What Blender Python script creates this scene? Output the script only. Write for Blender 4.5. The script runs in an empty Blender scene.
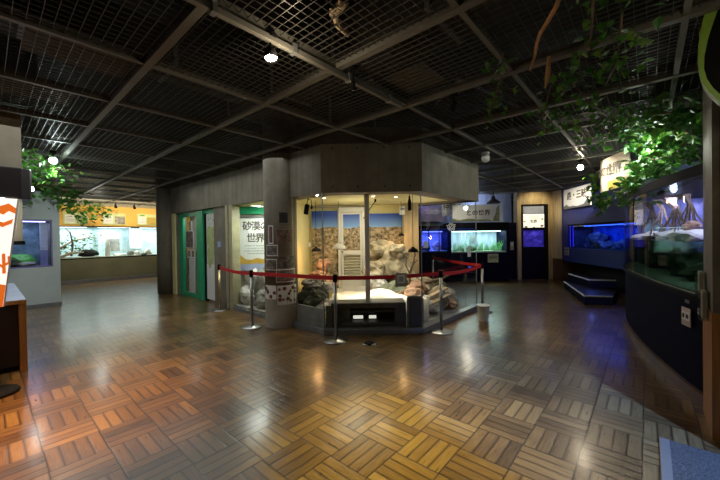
import bpy, bmesh, math, random
from mathutils import Vector, Matrix, noise, Euler

random.seed(7)
SC = bpy.context.scene
COL = SC.collection
PI = math.pi
R = math.radians

# ------------------------------------------------------------------ materials
MATS = {}

class NT:
    """small node helper"""
    def __init__(self, name):
        self.m = bpy.data.materials.new(name)
        self.m.use_nodes = True
        self.t = self.m.node_tree
        self.b = self.t.nodes['Principled BSDF']
        self.out = self.t.nodes['Material Output']
    def n(self, typ, **kw):
        x = self.t.nodes.new(typ)
        for k, v in kw.items():
            setattr(x, k, v)
        return x
    def l(self, a, b):
        self.t.links.new(a, b)
    def math(self, op, a, b=None, c=None):
        x = self.n('ShaderNodeMath', operation=op)
        for i, v in enumerate((a, b, c)):
            if v is None: continue
            if hasattr(v, 'is_output'): self.l(v, x.inputs[i])
            else: x.inputs[i].default_value = v
        return x.outputs[0]
    def mix(self, f, a, b, typ='RGBA', blend='MIX'):
        x = self.n('ShaderNodeMix', data_type=typ)
        if typ == 'RGBA': x.blend_type = blend
        ins = [s for s in x.inputs if s.enabled]
        for s, v in zip(ins, (f, a, b)):
            if hasattr(v, 'is_output'): self.l(v, s)
            elif isinstance(v, (int, float)): s.default_value = v
            else: s.default_value = (*v, 1) if len(v) == 3 else v
        return [s for s in x.outputs if s.enabled][0]
    def noise(self, vec, scale, detail=3, rough=.55):
        x = self.n('ShaderNodeTexNoise')
        x.inputs['Scale'].default_value = scale
        x.inputs['Detail'].default_value = detail
        x.inputs['Roughness'].default_value = rough
        if vec is not None: self.l(vec, x.inputs['Vector'])
        return x.outputs['Fac']
    def ramp(self, f, stops):
        x = self.n('ShaderNodeValToRGB')
        el = x.color_ramp.elements
        while len(el) < len(stops): el.new(.5)
        for e, (p, c) in zip(el, stops):
            e.position = p; e.color = (*c, 1) if len(c) == 3 else c
        self.l(f, x.inputs[0])
        return x.outputs[0]
    def obj(self):
        return self.n('ShaderNodeTexCoord').outputs['Object']
    def bump(self, h, strength=.3, dist=.01):
        x = self.n('ShaderNodeBump')
        x.inputs['Strength'].default_value = strength
        x.inputs['Distance'].default_value = dist
        self.l(h, x.inputs['Height'])
        self.l(x.outputs[0], self.b.inputs['Normal'])

def mat(name, col, rough=.5, metal=0, var=.15, scale=8, bump=0, bscale=None, spec=.5, coat=0, stretch=None, sub=0):
    if name in MATS: return MATS[name]
    t = NT(name)
    b = t.b
    b.inputs['Roughness'].default_value = rough
    b.inputs['Metallic'].default_value = metal
    b.inputs['Specular IOR Level'].default_value = spec
    b.inputs['Coat Weight'].default_value = coat
    v = t.obj()
    if stretch:
        mp = t.n('ShaderNodeMapping'); mp.inputs['Scale'].default_value = stretch
        t.l(v, mp.inputs['Vector']); v = mp.outputs[0]
    f = t.noise(v, scale, 4)
    lo = tuple(max(0, c * (1 - var * 1.6)) for c in col); hi = tuple(min(1, c * (1 + var * 1.6)) for c in col)
    t.l(t.ramp(f, [(.25, lo), (.75, hi)]), b.inputs['Base Color'])
    if bump: t.bump(t.noise(v, bscale or scale * 3, 5), bump, .02)
    if sub:
        b.inputs['Subsurface Weight'].default_value = sub
    MATS[name] = t.m
    return t.m

def emit(name, col, s):
    t = NT(name)
    t.b.inputs['Base Color'].default_value = (*col, 1)
    t.b.inputs['Emission Color'].default_value = (*col, 1)
    t.b.inputs['Emission Strength'].default_value = s
    MATS[name] = t.m
    return t.m

def glass(name, tint=(1, 1, 1), refl=.07, rough=.02):
    """thin pane: transparent with a fresnel reflection"""
    t = NT(name)
    t.t.nodes.remove(t.b)
    tr = t.n('ShaderNodeBsdfTransparent'); tr.inputs[0].default_value = (*tint, 1)
    gl = t.n('ShaderNodeBsdfGlossy'); gl.inputs['Roughness'].default_value = rough
    ge = t.n('ShaderNodeNewGeometry'); dp = t.n('ShaderNodeVectorMath', operation='DOT_PRODUCT')
    t.l(ge.outputs['Incoming'], dp.inputs[0]); t.l(ge.outputs['Normal'], dp.inputs[1])
    c = t.math('SUBTRACT', 1.0, t.math('ABSOLUTE', dp.outputs['Value']))
    f = t.math('ADD', t.math('MULTIPLY', t.math('POWER', c, 5.0), .8), refl)
    mx = t.n('ShaderNodeMixShader')
    t.l(f, mx.inputs[0]); t.l(tr.outputs[0], mx.inputs[1]); t.l(gl.outputs[0], mx.inputs[2])
    t.l(mx.outputs[0], t.out.inputs['Surface'])
    MATS[name] = t.m
    return t.m

def parquet():
    t = NT('parquet_wood'); S = .303; X0 = .240; Y0 = .0336
    sp = t.n('ShaderNodeSeparateXYZ'); t.l(t.obj(), sp.inputs[0])
    u = t.math('DIVIDE', t.math('SUBTRACT', sp.outputs[0], X0), S)
    v = t.math('DIVIDE', t.math('SUBTRACT', sp.outputs[1], Y0), S)
    iu = t.math('FLOOR', u); iv = t.math('FLOOR', v)
    par = t.math('FLOORED_MODULO', t.math('ADD', iu, iv), 2.0)
    fu = t.math('SUBTRACT', u, iu); fv = t.math('SUBTRACT', v, iv)
    mixf = lambda f, a, b: t.mix(f, a, b, 'FLOAT')
    a = mixf(par, fv, fu); bb = mixf(par, fu, fv)
    a4 = t.math('MULTIPLY', a, 4.0); sid = t.math('FLOOR', a4); fa = t.math('SUBTRACT', a4, sid)
    # distance to the slat edge and to the tile edge
    es = t.math('MINIMUM', fa, t.math('SUBTRACT', 1.0, fa))
    eb = t.math('MULTIPLY', t.math('MINIMUM', bb, t.math('SUBTRACT', 1.0, bb)), 4.0)
    ea = t.math('MULTIPLY', t.math('MINIMUM', a, t.math('SUBTRACT', 1.0, a)), 4.0)
    cv = t.n('ShaderNodeCombineXYZ'); t.l(iu, cv.inputs[0]); t.l(iv, cv.inputs[1]); t.l(sid, cv.inputs[2])
    wn = t.n('ShaderNodeTexWhiteNoise', noise_dimensions='3D'); t.l(cv.outputs[0], wn.inputs['Vector'])
    cv2 = t.n('ShaderNodeCombineXYZ'); t.l(iu, cv2.inputs[0]); t.l(iv, cv2.inputs[1])
    wt = t.n('ShaderNodeTexWhiteNoise', noise_dimensions='2D'); t.l(cv2.outputs[0], wt.inputs['Vector'])
    # grain, stretched along the slat
    g = t.n('ShaderNodeCombineXYZ')
    t.l(t.math('ADD', t.math('MULTIPLY', a, 22.0), t.math('MULTIPLY', wn.outputs['Value'], 40.0)), g.inputs[0])
    t.l(t.math('ADD', t.math('MULTIPLY', bb, 2.2), t.math('MULTIPLY', wt.outputs['Value'], 30.0)), g.inputs[1])
    gr = t.noise(g.outputs[0], 1.0, 5, .6)
    wave = t.noise(t.obj(), .9, 3)
    val = t.math('ADD', t.math('MULTIPLY', wn.outputs['Value'], .26), t.math('MULTIPLY', gr, .50))
    val = t.math('ADD', val, t.math('MULTIPLY', wt.outputs['Value'], .24))
    col = t.ramp(val, [(.24, (.045, .023, .008)), (.44, (.125, .068, .023)), (.60, (.19, .112, .038)), (.80, (.28, .18, .065))])
    # worn, darker slat edges and black tile joints
    wear = t.ramp(es, [(.0, (.14, .12, .10)), (.055, (.5, .46, .43)), (.16, (1, 1, 1))])
    col = t.mix(1.0, col, wear, blend='MULTIPLY')
    joint = t.ramp(t.math('MINIMUM', ea, eb), [(.015, (.13, .12, .11)), (.055, (1, 1, 1))])
    col = t.mix(1.0, col, joint, blend='MULTIPLY')
    dirt = t.ramp(wave, [(.3, (.7, .7, .7)), (.65, (1.1, 1.1, 1.1))])
    col = t.mix(1.0, col, dirt, blend='MULTIPLY')
    t.l(col, t.b.inputs['Base Color'])
    ro = t.math('ADD', .20, t.math('MULTIPLY', gr, .22))
    t.l(ro, t.b.inputs['Roughness'])
    t.b.inputs['Specular IOR Level'].default_value = .5
    t.b.inputs['Coat Weight'].default_value = .35; t.b.inputs['Coat Roughness'].default_value = .16
    # height: cupped slats, sunk joints
    h1 = t.math('MINIMUM', t.math('MULTIPLY', es, 5.0), 1.0)
    h2 = t.math('MINIMUM', t.math('MULTIPLY', t.math('MINIMUM', ea, eb), 10.0), 1.0)
    h = t.math('ADD', t.math('MULTIPLY', h1, .6), t.math('MULTIPLY', h2, .5))
    h = t.math('ADD', h, t.math('MULTIPLY', gr, .35))
    h = t.math('ADD', h, t.math('MULTIPLY', wn.outputs['Value'], .25))
    t.bump(h, .3, .005)
    return t.m

def concrete():
    t = NT('board_marked_concrete')
    v = t.obj()
    f = t.noise(v, 2.2, 6, .65)
    c = t.ramp(f, [(.25, (.12, .11, .088)), (.5, (.185, .172, .138)), (.75, (.25, .232, .19))])
    sp = t.n('ShaderNodeSeparateXYZ'); t.l(v, sp.inputs[0])
    w = t.n('ShaderNodeCombineXYZ')
    t.l(t.math('MULTIPLY', sp.outputs[0], 9.0), w.inputs[0]); t.l(t.math('MULTIPLY', sp.outputs[1], 9.0), w.inputs[1])
    t.l(t.math('MULTIPLY', sp.outputs[2], .8), w.inputs[2])
    st = t.ramp(t.noise(w.outputs[0], 1.0, 3), [(.35, (.72, .7, .66)), (.6, (1, 1, 1))])
    t.l(t.mix(.7, c, st, blend='MULTIPLY'), t.b.inputs['Base Color'])
    t.b.inputs['Roughness'].default_value = .8
    t.bump(f, .35, .02)
    return t.m

def mural():
    """printed desert panorama: deep blue sky, pale horizon, scrubby tan hills (a flat print)"""
    t = NT('desert_print')
    sp = t.n('ShaderNodeSeparateXYZ'); t.l(t.obj(), sp.inputs[0])
    hz = t.math('ADD', sp.outputs[2], t.math('MULTIPLY', t.math('SUBTRACT', t.noise(t.obj(), 3.0, 5, .6),   .5), .17))
    sky = t.ramp(t.math('MULTIPLY', t.math('SUBTRACT', sp.outputs[2], 1.55), 2.2), [(0, (.5, .62, .75)), (.18, (.16, .33, .7)), (.7, (.02, .07, .42))])
    blot = t.noise(t.obj(), 17, 6, .75)
    gnd = t.ramp(blot, [(.36, (.03, .04, .02)), (.45, (.13, .11, .06)), (.53, (.36, .27, .17)), (.68, (.62, .52, .37))])
    m = t.ramp(hz, [(.0, (0, 0, 0)), (1, (1, 1, 1))])
    f = t.math('GREATER_THAN', hz, 1.62)
    t.l(t.mix(f, gnd, sky), t.b.inputs['Base Color'])
    t.b.inputs['Roughness'].default_value = .5
    return t.m

def tank_back(name, c0, c1, c2, scale=5):
    t = NT(name)
    v = t.obj()
    f = t.noise(v, scale, 6, .65)
    t.l(t.ramp(f, [(.3, c0), (.5, c1), (.72, c2)]), t.b.inputs['Base Color'])
    t.b.inputs['Roughness'].default_value = .7
    t.bump(f, .5, .03)
    return t.m

M = {}
M['floor'] = parquet()
M['conc'] = concrete()
M['mural'] = mural()
M['beam'] = mat('painted_ceiling_beam', (.13, .124, .11), .55, 0, .1)
M['mesh'] = mat('ceiling_mesh_metal', (.075, .071, .064), .45, .3, .1)
M['void'] = mat('black_ceiling_void', (.012, .012, .012), .9)
M['duct'] = mat('grey_duct_metal', (.035, .034, .032), .6, .2, .2)
M['steel'] = mat('brushed_steel', (.36, .36, .36), .3, 1, .05)
M['black'] = mat('black_plastic', (.007, .007, .008), .6, 0, .1, spec=.08)
M['navy'] = mat('navy_laminate', (.005, .006, .018), .65, 0, .1, spec=.06)
M['navyblue'] = mat('blue_painted_panel', (.013, .02, .13), .5, 0, .1)
M['red'] = mat('red_webbing', (.5, .012, .02), .7, 0, .08, 40)
M['green'] = mat('green_door_paint', (.02, .36, .17), .4, 0, .08)
M['olive'] = mat('olive_jamb_paint', (.36, .34, .22), .5, 0, .1)
M['white'] = mat('white_paint', (.68, .69, .68), .5, 0, .04)
M['wallwhite'] = mat('pale_wall_paint', (.42, .46, .45), .7, 0, .06, 2)
M['cream'] = mat('cream_wall_paint', (.72, .66, .34), .7, 0, .06, 3)
M['yellow'] = mat('ochre_wall_paint', (.72, .43, .09), .7, 0, .06, 2)
M['olivepanel'] = mat('olive_base_panel', (.14, .14, .085), .6, 0, .1, 2)
M['beige'] = mat('beige_panel', (.34, .31, .24), .6, 0, .08)
M['wood'] = mat('varnished_wood', (.36, .16, .045), .35, 0, .25, 3, stretch=(8, 8, .8))
M['darkwood'] = mat('dark_wood_skirting', (.10, .055, .028), .4, 0, .25, 3)
M['board'] = mat('pale_wall_boards', (.40, .32, .19), .65, 0, .22, 3, stretch=(6, 6, .6))
M['bluewall'] = mat('pale_blue_wall_boards', (.36, .42, .56), .7, 0, .25, 2, stretch=(4, 4, .8))
M['rock'] = mat('tan_rock', (.31, .265, .18), .85, 0, .42, 6, 1.0, 16)
M['rockgrey'] = mat('grey_rock', (.26, .25, .22), .85, 0, .35, 5, .6, 14)
M['rockdark'] = mat('mossy_reef_rock', (.075, .085, .055), .85, 0, .5, 7, .7, 18)
M['burrow'] = mat('dark_moulded_rock', (.045, .046, .038), .6, 0, .25, 6, .4, 18)
M['rockpink'] = mat('red_sandstone', (.33, .2, .13), .85, 0, .25, 5, .5, 14)
M['rockpale'] = mat('pale_limestone', (.62, .60, .54), .8, 0, .15, 6, .4, 14)
M['sand'] = mat('pale_sand', (.7, .66, .56), .95, 0, .12, 60, .3, 120)
M['gravel'] = mat('pale_gravel', (.5, .52, .46), .9, 0, .3, 70, .5, 90)
M['branch'] = mat('dead_branch_bark', (.12, .08, .05), .8, 0, .3, 12, .5, 30)
M['tanbranch'] = mat('tan_branch_bark', (.42, .22, .09), .7, 0, .3, 12, .5, 30)
M['log'] = mat('weathered_plank', (.34, .26, .17), .8, 0, .3, 5, .4, 20)
M['paper'] = mat('white_paper', (.75, .77, .76), .6, 0, .03)
M['ink'] = mat('black_ink', (.025, .025, .025), .6)
M['sepia'] = mat('brown_ink', (.08, .065, .045), .6)
M['grey_ink'] = mat('grey_ink', (.34, .36, .36), .6)
M['dune'] = mat('ochre_dune_print', (.58, .36, .05), .6, 0, .15, 6)
M['bluegrey'] = mat('blue_grey_print', (.33, .4, .62), .6, 0, .1, 6)
M['kiosk'] = mat('dark_plum_laminate', (.016, .012, .015), .35, 0, .1)
M['counter'] = mat('pale_blue_counter_laminate', (.34, .38, .46), .35, 0, .15, 3)
M['steelgrey'] = mat('grey_metal_trim', (.22, .23, .24), .4, .6, .1)
M['mat'] = mat('grey_loop_carpet', (.085, .07, .052), .95, 0, .55, 120, .8, 160)
M['matedge'] = mat('pale_edge_strip', (.2, .17, .13), .5, .3, .05)
M['pipe'] = mat('white_pipe', (.6, .6, .58), .4)
M['leaf'] = None
M['acryl'] = glass('clear_acrylic', (.97, .98, .98), .06)
M['glass'] = glass('clear_pane', (.97, .985, .975), .018)
M['tankglass'] = glass('tank_pane', (.95, .98, .98), .02)
M['bluewater'] = glass('blue_water_face', (.55, .72, 1.0), .02)
M['greenwater'] = glass('green_water_face', (.36, .5, .42), .012)
M['bucket'] = mat('translucent_white_plastic', (.72, .76, .74), .35, 0, .05)
M['stripe'] = mat('pale_orange_print', (.72, .2, .03), .5)
M['lamp_warm'] = emit('warm_bulb', (1, .78, .5), 60)
M['lamp_hot'] = emit('hot_bulb', (1, .85, .62), 220)
M['lamp_white'] = emit('white_bulb', (.85, 1, .98), 90)
M['lamp_soft'] = emit('soft_tube', (1, .95, .85), 6)
M['lamp_down'] = emit('downlight_lens', (1, .93, .72), 14)
M['tube_white'] = emit('tank_tube', (.9, .97, 1), 5)
M['kiosksign'] = emit('backlit_kiosk_face', (1, .93, .84), .95)
M['litsign'] = emit('backlit_white_face', (1, .97, .84), .75)

def leafmat():
    t = NT('vine_leaf')
    f = t.noise(t.obj(), 9, 3)
    c = t.ramp(f, [(.3, (.015, .07, .012)), (.5, (.05, .17, .022)), (.75, (.16, .30, .04))])
    t.l(c, t.b.inputs['Base Color'])
    t.b.inputs['Roughness'].default_value = .4
    tl = t.n('ShaderNodeBsdfTranslucent'); t.l(c, tl.inputs[0])
    mx = t.n('ShaderNodeMixShader'); mx.inputs[0].default_value = .35
    t.l(t.b.outputs[0], mx.inputs[1]); t.l(tl.outputs[0], mx.inputs[2]); t.l(mx.outputs[0], t.out.inputs[0])
    return t.m
M['leaf'] = leafmat()
M['weed'] = mat('green_water_weed', (.08, .32, .05), .5, 0, .4, 12)

# ------------------------------------------------------------------ mesh helpers
class MB:
    def __init__(self):
        self.bm = bmesh.new()
    def box(self, x0, x1, y0, y1, z0, z1, mx=None):
        vs = [self.bm.verts.new(Vector(p)) for p in ((x0, y0, z0), (x1, y0, z0), (x1, y1, z0), (x0, y1, z0), (x0, y0, z1), (x1, y0, z1), (x1, y1, z1), (x0, y1, z1))]
        if mx is not None:
            for v in vs: v.co = mx @ v.co
        for f in ((0, 3, 2, 1), (4, 5, 6, 7), (0, 1, 5, 4), (1, 2, 6, 5), (2, 3, 7, 6), (3, 0, 4, 7)):
            self.bm.faces.new([vs[i] for i in f])
        return self
    def prism(self, pts, z0, z1):
        n = len(pts)
        lo = [self.bm.verts.new((p[0], p[1], z0)) for p in pts]; hi = [self.bm.verts.new((p[0], p[1], z1)) for p in pts]
        self.bm.faces.new(lo[::-1]); self.bm.faces.new(hi)
        for i in range(n):
            j = (i + 1) % n
            self.bm.faces.new((lo[i], lo[j], hi[j], hi[i]))
        return self
    def poly_xz(self, pts, y0, y1):
        """prism from an outline in x,z, thickness along y"""
        n = len(pts)
        lo = [self.bm.verts.new((p[0], y0, p[1])) for p in pts]; hi = [self.bm.verts.new((p[0], y1, p[1])) for p in pts]
        self.bm.faces.new(lo); self.bm.faces.new(hi[::-1])
        for i in range(n):
            j = (i + 1) % n
            self.bm.faces.new((lo[j], lo[i], hi[i], hi[j]))
        return self
    def wall(self, pts, z0, z1, th=0.0):
        """ribbon along a plan polyline; with thickness th to its left"""
        P = [Vector((p[0], p[1], 0)) for p in pts]
        if th:
            off = []
            for i, p in enumerate(P):
                d = (P[min(i + 1, len(P) - 1)] - P[max(i - 1, 0)]).normalized()
                off.append(p + Vector((-d.y, d.x, 0)) * th)
            return self.prism([(p.x, p.y) for p in P] + [(p.x, p.y) for p in off[::-1]], z0, z1)
        lo = [self.bm.verts.new((p.x, p.y, z0)) for p in P]; hi = [self.bm.verts.new((p.x, p.y, z1)) for p in P]
        for i in range(len(P) - 1):
            self.bm.faces.new((lo[i], lo[i + 1], hi[i + 1], hi[i]))
        return self
    def lathe(self, prof, seg=24, c=(0, 0, 0), caps=True):
        rings = []
        for r, z in prof:
            rings.append([self.bm.verts.new((c[0] + r * math.cos(2 * PI * k / seg), c[1] + r * math.sin(2 * PI * k / seg), c[2] + z)) for k in range(seg)])
        for a, b in zip(rings, rings[1:]):
            for k in range(seg):
                self.bm.faces.new((a[k], a[(k + 1) % seg], b[(k + 1) % seg], b[k]))
        if caps:
            self.bm.faces.new(rings[0][::-1]); self.bm.faces.new(rings[-1])
        return self
    def tube(self, pts, r, seg=8):
        P = [Vector(p) for p in pts]; rings = []
        for i, p in enumerate(P):
            d = (P[min(i + 1, len(P) - 1)] - P[max(i - 1, 0)]).normalized()
            a = d.orthogonal().normalized() if i == 0 else (pa - d * pa.dot(d)).normalized()
            pa = a
            b = d.cross(a)
            rr = r[i] if isinstance(r, (list, tuple)) else r
            rings.append([self.bm.verts.new(p + (a * math.cos(2 * PI * k / seg) + b * math.sin(2 * PI * k / seg)) * rr) for k in range(seg)])
        for a, b in zip(rings, rings[1:]):
            for k in range(seg):
                self.bm.faces.new((a[k], a[(k + 1) % seg], b[(k + 1) % seg], b[k]))
        self.bm.faces.new(rings[0][::-1]); self.bm.faces.new(rings[-1])
        return self
    def rock(self, c, s, seed=0, rough=.28, sub=3, flat=None):
        res = bmesh.ops.create_icosphere(self.bm, subdivisions=sub, radius=1)
        for v in res['verts']:
            p = v.co.copy()
            k = 1 + rough * noise.noise(p * 1.3 + Vector((seed * 3.7, seed, 0))) * 1.6 + rough * .5 * noise.noise(p * 3.1 + Vector((seed, 0, seed * 2.1)))
            cell = noise.cell(p * 1.4 + Vector((seed, seed, 0))) * .12 * rough
            q = p * (k + cell)
            v.co = Vector((c[0] + q.x * s[0], c[1] + q.y * s[1], c[2] + q.z * s[2]))
            if flat is not None and v.co.z < flat: v.co.z = flat
        return self
    def leaf(self, p, d, up, L, W):
        d = d.normalized(); s = d.cross(up)
        if s.length < .01: s = d.orthogonal()
        s = s.normalized(); n = s.cross(d)
        o = [(0, 0, 0), (.18, .42, .05), (.42, .5, .06), (.62, .3, .02), (1, 0, -.12), (.62, -.3, .02), (.42, -.5, .06), (.18, -.42, .05)]
        vs = [self.bm.verts.new(p + d * (a * L) + s * (b * W) + n * (c * L)) for a, b, c in o]
        m = self.bm.verts.new(p + d * (.45 * L))
        for i in range(8):
            self.bm.faces.new((m, vs[i], vs[(i + 1) % 8]))
        return self
    def frond(self, p, d, L, W):
        """long blade"""
        d = d.normalized(); s = d.orthogonal().normalized(); q = p.copy(); prev = None
        for i in range(5):
            w = W * (1 - i / 4.2)
            a = self.bm.verts.new(q + s * w); b = self.bm.verts.new(q - s * w)
            if prev: self.bm.faces.new((prev[0], a, b, prev[1]))
            prev = (a, b)
            d = (d + Vector((random.uniform(-.3, .3), random.uniform(-.3, .3), 0))).normalized()
            q = q + d * (L / 4)
        return self
    def build(self, name, m, parent=None, smooth=False, bevel=0, loc=None, rotz=0):
        bmesh.ops.recalc_face_normals(self.bm, faces=self.bm.faces[:])
        me = bpy.data.meshes.new(name); self.bm.to_mesh(me); self.bm.free()
        o = bpy.data.objects.new(name, me); COL.objects.link(o)
        me.materials.append(m)
        if smooth:
            for p in me.polygons: p.use_smooth = True
        if bevel:
            b = o.modifiers.new('edge', 'BEVEL'); b.width = bevel; b.segments = 2; b.limit_method = 'ANGLE'
        if parent is not None: o.parent = parent
        if loc is not None: o.location = loc
        if rotz: o.rotation_euler = (0, 0, rotz)
        return o

def tag(o, label, cat, group=None, kind=None):
    o['label'] = label; o['category'] = cat
    if group: o['group'] = group
    if kind: o['kind'] = kind
    return o

def thing(name, label, cat, loc=(0, 0, 0), rotz=0, group=None):
    o = bpy.data.objects.new(name, None); COL.objects.link(o)
    o.empty_display_size = .1
    o.location = loc; o.rotation_euler = (0, 0, rotz)
    return tag(o, label, cat, group)

def struct(o):
    o['kind'] = 'structure'
    return o

def text(body, size, m, parent, loc, rot, name='lettering', bold=0.0, depth=.002, align='CENTER'):
    c = bpy.data.curves.new('lettering', 'FONT'); c.body = body; c.size = size
    c.extrude = depth; c.offset = bold; c.align_x = align; c.align_y = 'CENTER'
    t = bpy.data.objects.new('lettering_curve', c); COL.objects.link(t)
    dg = bpy.context.evaluated_depsgraph_get()
    me = bpy.data.meshes.new_from_object(t.evaluated_get(dg))
    bpy.data.objects.remove(t); bpy.data.curves.remove(c)
    o = bpy.data.objects.new(name, me); COL.objects.link(o)
    me.materials.clear(); me.materials.append(m)
    o.parent = parent; o.location = loc; o.rotation_euler = rot
    return o

def light(typ, loc, energy, col=(1, 1, 1), size=.1, aim=None, angle=60, blend=.5, sy=None, name='light'):
    d = bpy.data.lights.new(name, typ); d.energy = energy; d.color = col
    if typ == 'AREA':
        d.size = size
        if sy: d.shape = 'RECTANGLE'; d.size_y = sy
    else:
        d.shadow_soft_size = size
    if typ == 'SPOT':
        d.spot_size = R(angle); d.spot_blend = blend
    o = bpy.data.objects.new(name, d); COL.objects.link(o); o.location = loc
    if aim is not None:
        o.rotation_euler = (Vector(aim) - Vector(loc)).to_track_quat('-Z', 'Y').to_euler()
    return o

CEIL = 2.73
YAW = R(41.19)
FW = Vector((math.cos(YAW), math.sin(YAW), 0)); RT = Vector((math.sin(YAW), -math.cos(YAW), 0))
FR = YAW - PI / 2                        # x axis = RT, y axis = FW
def fr(t, d, z=0):                       # a point of the rotated rear/right wing of the building
    v = FW * d + RT * t
    return Vector((v.x, v.y, z))

# ------------------------------------------------------------------ camera
cam = bpy.data.cameras.new('camera'); cam.sensor_width = 36; cam.lens = 329.5 / 720 * 36; cam.clip_start = .02
co = bpy.data.objects.new('camera', cam); COL.objects.link(co)
pit, rol = R(-.52), R(-.84)
f_ = Vector((math.cos(YAW) * math.cos(pit), math.sin(YAW) * math.cos(pit), math.sin(pit)))
r_ = Vector((math.sin(YAW), -math.cos(YAW), 0)); u_ = r_.cross(f_)
r2 = math.cos(rol) * r_ + math.sin(rol) * u_; u2 = -math.sin(rol) * r_ + math.cos(rol) * u_
co.matrix_world = Matrix(((r2.x, u2.x, -f_.x, 0), (r2.y, u2.y, -f_.y, 0), (r2.z, u2.z, -f_.z, 1.41), (0, 0, 0, 1)))
SC.camera = co

# ------------------------------------------------------------------ shell
struct(MB().box(-3.2, 14.5, -3.2, 16.6, -.12, 0).build('floor', M['floor']))
struct(MB().box(-3.2, 14.5, -3.2, 16.6, 3.75, 3.9).build('ceiling', M['void']))
def bars(x0, x1, y0, y1, n=17):
    b = MB()
    h = .0016
    k = 0
    x = .838
    pitch = 1.003 / n
    i0 = math.ceil((x0 - .838) / pitch); i1 = math.floor((x1 - .838) / pitch)
    for i in range(i0, i1 + 1):
        b.box(.838 + i * pitch - h, .838 + i * pitch + h, y0, y1, CEIL + .012, CEIL + .019)
    i0 = math.ceil((y0 - .826) / pitch); i1 = math.floor((y1 - .826) / pitch)
    for i in range(i0, i1 + 1):
        b.box(x0, x1, .826 + i * pitch - h * .8, .826 + i * pitch + h * .8, CEIL + .013, CEIL + .018)
    return b
struct(bars(-2.2, 13.2, -2.2, 14.6).build('ceiling_grid_panel', M['mesh']))
for k in range(-3, 13):
    x = .838 + k * 1.006
    struct(MB().box(x - .027, x + .027, -2.2, 14.6, CEIL - .012, CEIL + .05).build('ceiling_beam', M['beam']))
for k in range(-3, 14):
    y = .826 + k * 1.006
    struct(MB().box(-2.2, 13.2, y - .017, y + .017, CEIL - .004, CEIL + .05).build('ceiling_beam', M['beam']))
# outer walls
struct(MB().box(-3.2, -2.6, -3.2, 16.6, 0, 3.75).build('wall_left', M['void']))
struct(MB().box(-3.2, 14.5, -3.2, -2.6, 0, 3.75).build('wall_front', M['void']))
# yellow rear wall with the window of the long tank
wb = MB(); wb.box(-3.2, 7.0, 14.36, 14.6, 1.91, 2.62); wb.box(-3.2, 1.2, 14.36, 14.6, .8, 1.91); wb.box(5.2, 7.0, 14.36, 14.6, .8, 1.91)
struct(wb.build('wall_back', M['yellow']))
struct(MB().box(-3.2, 7.0, 14.4, 16.6, 2.62, 3.75).build('wall_back_upper', M['beige']))
struct(MB().box(-3.2, 7.0, 14.33, 14.6, .12, .8).build('wall_back_base', M['olivepanel']))
struct(MB().box(-3.2, 7.0, 14.22, 14.6, 0, .12).build('trim_1', M['steelgrey']))
struct(MB().box(6.6, 7.0, 9.9, 14.36, 0, 3.75).build('wall_right_rear', M['conc']))
# concrete booth: beam, piers, columns
struct(MB().box(3.25, 3.6, 4.4, 9.72, 2.09, 2.98).build('concrete_beam', M['conc']))
b = MB()
b.box(3.28, 3.55, 9.2, 9.6, 0, 2.09); b.box(3.28, 3.55, 6.46, 7.06, 0, 2.09); b.box(3.28, 3.5, 9.1, 9.22, 0, 2.09)
struct(b.build('wall_middle', M['conc']))
struct(MB().lathe([(.235, 0), (.235, 3.7)], 40, (3.22, 9.66, 0)).build('concrete_column', M['conc'], smooth=False))
c1 = struct(MB().lathe([(.262, 0), (.262, 3.7)], 48, (3.20, 4.52, 0)).build('concrete_column', M['conc']))
for o in (bpy.data.objects['concrete_column'], c1):
    for p in o.data.polygons: p.use_smooth = len(p.vertices) == 4
struct(MB().lathe([(.264, 0), (.264, .52)], 48, (3.20, 4.52, 0)).build('concrete_column_base_surface', mat('pale_column_band', (.34, .32, .28), .6, 0, .2, 3)))  # paler band round the lower part of the column
struct(MB().box(3.24, 3.30, 9.16, 9.36, 0.0, 2.09).build('trim_2', M['cream']))
b = MB(); b.box(3.235, 3.30, 6.38, 6.46, 0, 2.09); b.box(3.25, 3.42, 6.22, 6.34, 0, 2.09)
struct(b.build('trim_3', M['olive']))
struct(MB().box(3.24, 3.5, 4.7, 6.22, 0, .06).build('window_sill', M['steelgrey']))
# walls around the desert showcase
BEAMP = [(3.20, 4.42), (3.20, 3.53), (4.13, 2.42), (6.2, 2.42)]
b = MB(); b.wall(BEAMP, 2.05, 2.98, .32); b.box(5.9, 6.2, 2.43, 3.9, 2.05, 2.98)
struct(b.build('concrete_beam', M['conc']))
hl = MB()
for px_, zz_ in [(x, z) for x in (-.38, -.02, .36, .72) for z in (2.13, 2.68)]:
    p = fr(px_, 4.71, zz_); hl.tube([p, p - FW * .02], .012, 8)
struct(hl.build('concrete_beam_hole_strip', M['void']))
def rot_trim(name, t0, t1, d0, d1, z0, z1, m):
    return MB().box(t0, t1, d0, d1, z0, z1).build(name, m, rotz=FR)
INT = [(3.5, 6.6), (3.28, 4.7), (3.28, 3.55), (4.16, 2.5), (6.12, 2.5), (6.0, 3.9), (4.62, 5.42), (4.62, 6.6)]
struct(MB().prism(INT, 2.085, 2.13).build('ceiling_showcase', M['cream']))
A = fr(-1.08, 7.03); B = fr(1.15, 7.03)
struct(MB().wall([(B.x, B.y), (A.x, A.y)], .0, 2.085, -.08).build('wall_showcase_back', M['cream']))
struct(MB().wall([(A.x, A.y), (3.50, 4.62)], 0.0, 2.085, -.06).build('wall_showcase_left', M['cream']))
P0, P1 = fr(.90, 6.72), fr(1.20, 6.72)
P2, P3 = fr(1.20, 7.0), fr(.90, 7.0)
struct(MB().prism([(p.x, p.y) for p in (P0, P1, P2, P3)], 0, 2.085).build('showcase_pillar', M['board']))
Q0 = fr(-2.75, 7.05); Q1 = fr(-1.12, 7.05)
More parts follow.
